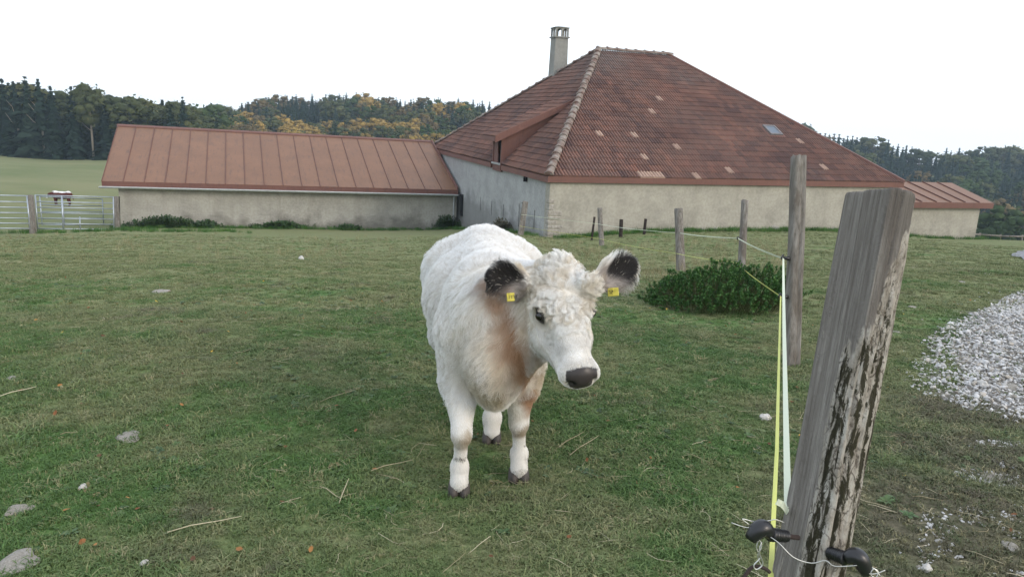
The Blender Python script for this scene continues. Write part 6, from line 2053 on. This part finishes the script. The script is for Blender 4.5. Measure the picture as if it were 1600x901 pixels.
RQ = RQ[(vnoise(R3, 2.2, 601) + .5 * vnoise(R3, 8, 602) > .15) & ~in_poly(RQ, gpoly)]
tag(instancer('ground_weeds', np.column_stack([RQ, ground_z(RQ[:, 0], RQ[:, 1]) + .006]), RNG.uniform(.012, .040, len(RQ)), RNG.uniform(0, 6.28, len(RQ)), [rosette('ros%d' % i, 700 + i, rom.mat) for i in range(3)], .15), kind='stuff')

dm = NT('dry_grass', .8, .2)
_rv = dm.n.new('ShaderNodeObjectInfo').outputs['Random']
dm.color(dm.ramp(_rv, [(0, (.15, .125, .065)), (.5, (.27, .225, .125)), (1, (.40, .345, .21))]))
M_dryg = dm.mat
lg = NT('lush_blades', .65, .2); _rv = lg.n.new('ShaderNodeObjectInfo').outputs['Random']
lg.color(lg.ramp(_rv, [(0, (.030, .085, .014)), (.7, (.062, .15, .026)), (1, (.12, .19, .05))]))
tall = [blade_tuft('tall%d' % i, 350 + i, 12, .13, .34, .09, .0022, .5, M_dryg) for i in range(3)]
lush_t = [blade_tuft('lush%d' % i, 360 + i, 26, .10, .22, .12, .0042, .6, lg.mat) for i in range(3)]
def px_scatter(n, poly):
    pl_ = np.array([on_ground(*q)[:2] for q in poly]); lo_, hi_ = pl_.min(0), pl_.max(0); q = RNG.uniform(lo_, hi_, (n * 4, 2)); return q[in_poly(q, pl_)][:n]
TQ = np.concatenate([px_scatter(620, [(840, 372), (1250, 372), (1250, 440), (1000, 450), (860, 440)]), px_scatter(330, [(0, 368), (640, 368), (640, 420), (0, 410)])])
tag(instancer('tall_grass', np.column_stack([TQ, ground_z(TQ[:, 0], TQ[:, 1])]), RNG.uniform(.4, 1.15, len(TQ)), RNG.uniform(0, 6.28, len(TQ)), tall, .15), kind='stuff')
fx = np.concatenate([np.array([H(u, -.25 - abs(RNG.normal(0, .5)), 0)[:2] for u in RNG.uniform(.3, HW, 700)]), np.array([H(-.2 - abs(RNG.normal(0, .25)), v, 0)[:2] for v in RNG.uniform(0, 15, 200)]),
                     np.array([H(u, 15.2 - abs(RNG.normal(0, .35)), 0)[:2] for u in RNG.uniform(-19, 0, 420)]), np.array([H(u, 2.4 - abs(RNG.normal(0, .5)), 0)[:2] for u in RNG.uniform(HW, 27.6, 160)]),
                     np.array([np.array([-17.4 - 6 * t, 37 - t * .6]) + RNG.normal(0, .5, 2) for t in RNG.uniform(-.6, 1.3, 260)])])
tag(instancer('lush_grass', np.column_stack([fx, ground_z(fx[:, 0], fx[:, 1])]), RNG.uniform(.7, 1.5, len(fx)), RNG.uniform(0, 6.28, len(fx)), lush_t, .12), kind='stuff')


def straw_mesh(name, seed, mat):
    rg = np.random.default_rng(seed); mb = MB(); p = np.array([-.5, 0, .012]); pts = [p.copy()]; a = 0
    for i in range(4):
        a += rg.normal() * .22; p = p + np.array([math.cos(a), math.sin(a), 0]) * .25; p[2] = .012 + abs(rg.normal() * .03); pts.append(p.copy())
    mb.tube(pts, [.0085, .010, .009, .008, .004], 4); return mb.mesh(name, mat)
stm = NT('straw', .7, .25)
_rv = stm.n.new('ShaderNodeObjectInfo').outputs['Random']
stm.color(stm.ramp(_rv, [(0, (.22, .185, .11)), (.5, (.40, .345, .225)), (1, (.56, .50, .36))]))
strw = [straw_mesh('straw%d' % i, 400 + i, stm.mat) for i in range(5)]
SQ = view_scatter(12000, 1.95, 15, 1.0, 1.1)
S3 = np.column_stack([SQ, np.zeros(len(SQ))])
SQ = SQ[(vnoise(S3, 1.5, 501) + .6 * vnoise(S3, 5, 502) > .25)]
SQ = SQ[~in_poly(SQ, gpoly)]
ss = RNG.uniform(.03, .085, len(SQ)) * RNG.choice([.7, 1, 1.5], len(SQ)) * (1 + .03 * SQ[:, 1])
tag(instancer('straw', np.column_stack([SQ, ground_z(SQ[:, 0], SQ[:, 1]) + RNG.uniform(.003, .018, len(SQ))]), ss, RNG.uniform(0, 6.28, len(SQ)), strw, .08), kind='stuff')
STK = [(262, 838, 378, 820, 'long pale straw lying in the lower left turf'), (580, 741, 645, 728, 'pale bent straw lying between the calf and the left turf'), (500, 768, 532, 790, 'short straw crossed by another, below left of the calf'),
       (530, 792, 545, 757, 'straw leaning across the shorter one, below left of the calf'), (95, 686, 122, 684, 'short white straw near the flat grey stone on the left'), (873, 704, 912, 684, 'straw lying right of the calf hooves, upper of two'),
       (890, 716, 935, 690, 'straw lying right of the calf hooves, lower of two'), (0, 625, 58, 612, 'long straw at the left edge of the pasture'), (500, 632, 560, 615, 'straw lying in the turf left of the calf foreleg')]
for x0_, y0_, x1_, y1_, lab in STK:
    a, b = on_ground(x0_, y0_), on_ground(x1_, y1_); m_ = (a + b) / 2; m_[2] += .025; a[2] += .018; b[2] += .03
    mb = MB(); mb.tube([a - m_, (a - m_) * .4 + [0, .006, .004], (b - m_) * .45, b - m_], [.0017, .0021, .0018, .001], 6)
    o = mb.build('straw_stalk', stm.mat, None, False, m_); tag(o, lab, 'straw', 'single straws on the turf')
# fallen leaves and hawkbit flowers
lfm = NT('fallen_leaf', .7, .2); _rv = lfm.n.new('ShaderNodeObjectInfo').outputs['Random']
lfm.color(lfm.ramp(_rv, [(0, (.10, .05, .025)), (.6, (.20, .085, .035)), (.85, (.30, .15, .05)), (1, (.5, .36, .05))]))
lv = mesh_np('leaf', [(-1, 0, .1), (-.3, .6, .25), (.6, .5, .1), (1, 0, .3), (.5, -.55, .2), (-.4, -.5, .05), (0, 0, 0)], [(6, i, (i + 1) % 6) for i in range(6)], [lfm.mat])
LQ = view_scatter(330, 1.95, 9, .9, 1.1); LQ = LQ[~in_poly(LQ, gpoly)]
tag(instancer('fallen_leaves', np.column_stack([LQ, ground_z(LQ[:, 0], LQ[:, 1]) + .018]), RNG.uniform(.008, .018, len(LQ)), RNG.uniform(0, 6.28, len(LQ)), [lv], .3), kind='stuff')

# ------------------------------------------------------------------ autumn haze
hz = NT('haze_air'); hz.n.remove(hz.b)
pv = hz.n.new('ShaderNodeVolumePrincipled'); pv.inputs['Color'].default_value = (.66, .83, 1.0, 1); pv.inputs['Density'].default_value = .00036; pv.inputs['Anisotropy'].default_value = .15
hz.l.new(pv.outputs[0], hz.n['Material Output'].inputs['Volume'])
mb = MB(); mb.box(-1210, -1210, float(_zz.min()) - 1.0, 1210, 1210, 26)
tag(mb.build('haze', hz.mat), kind='stuff')
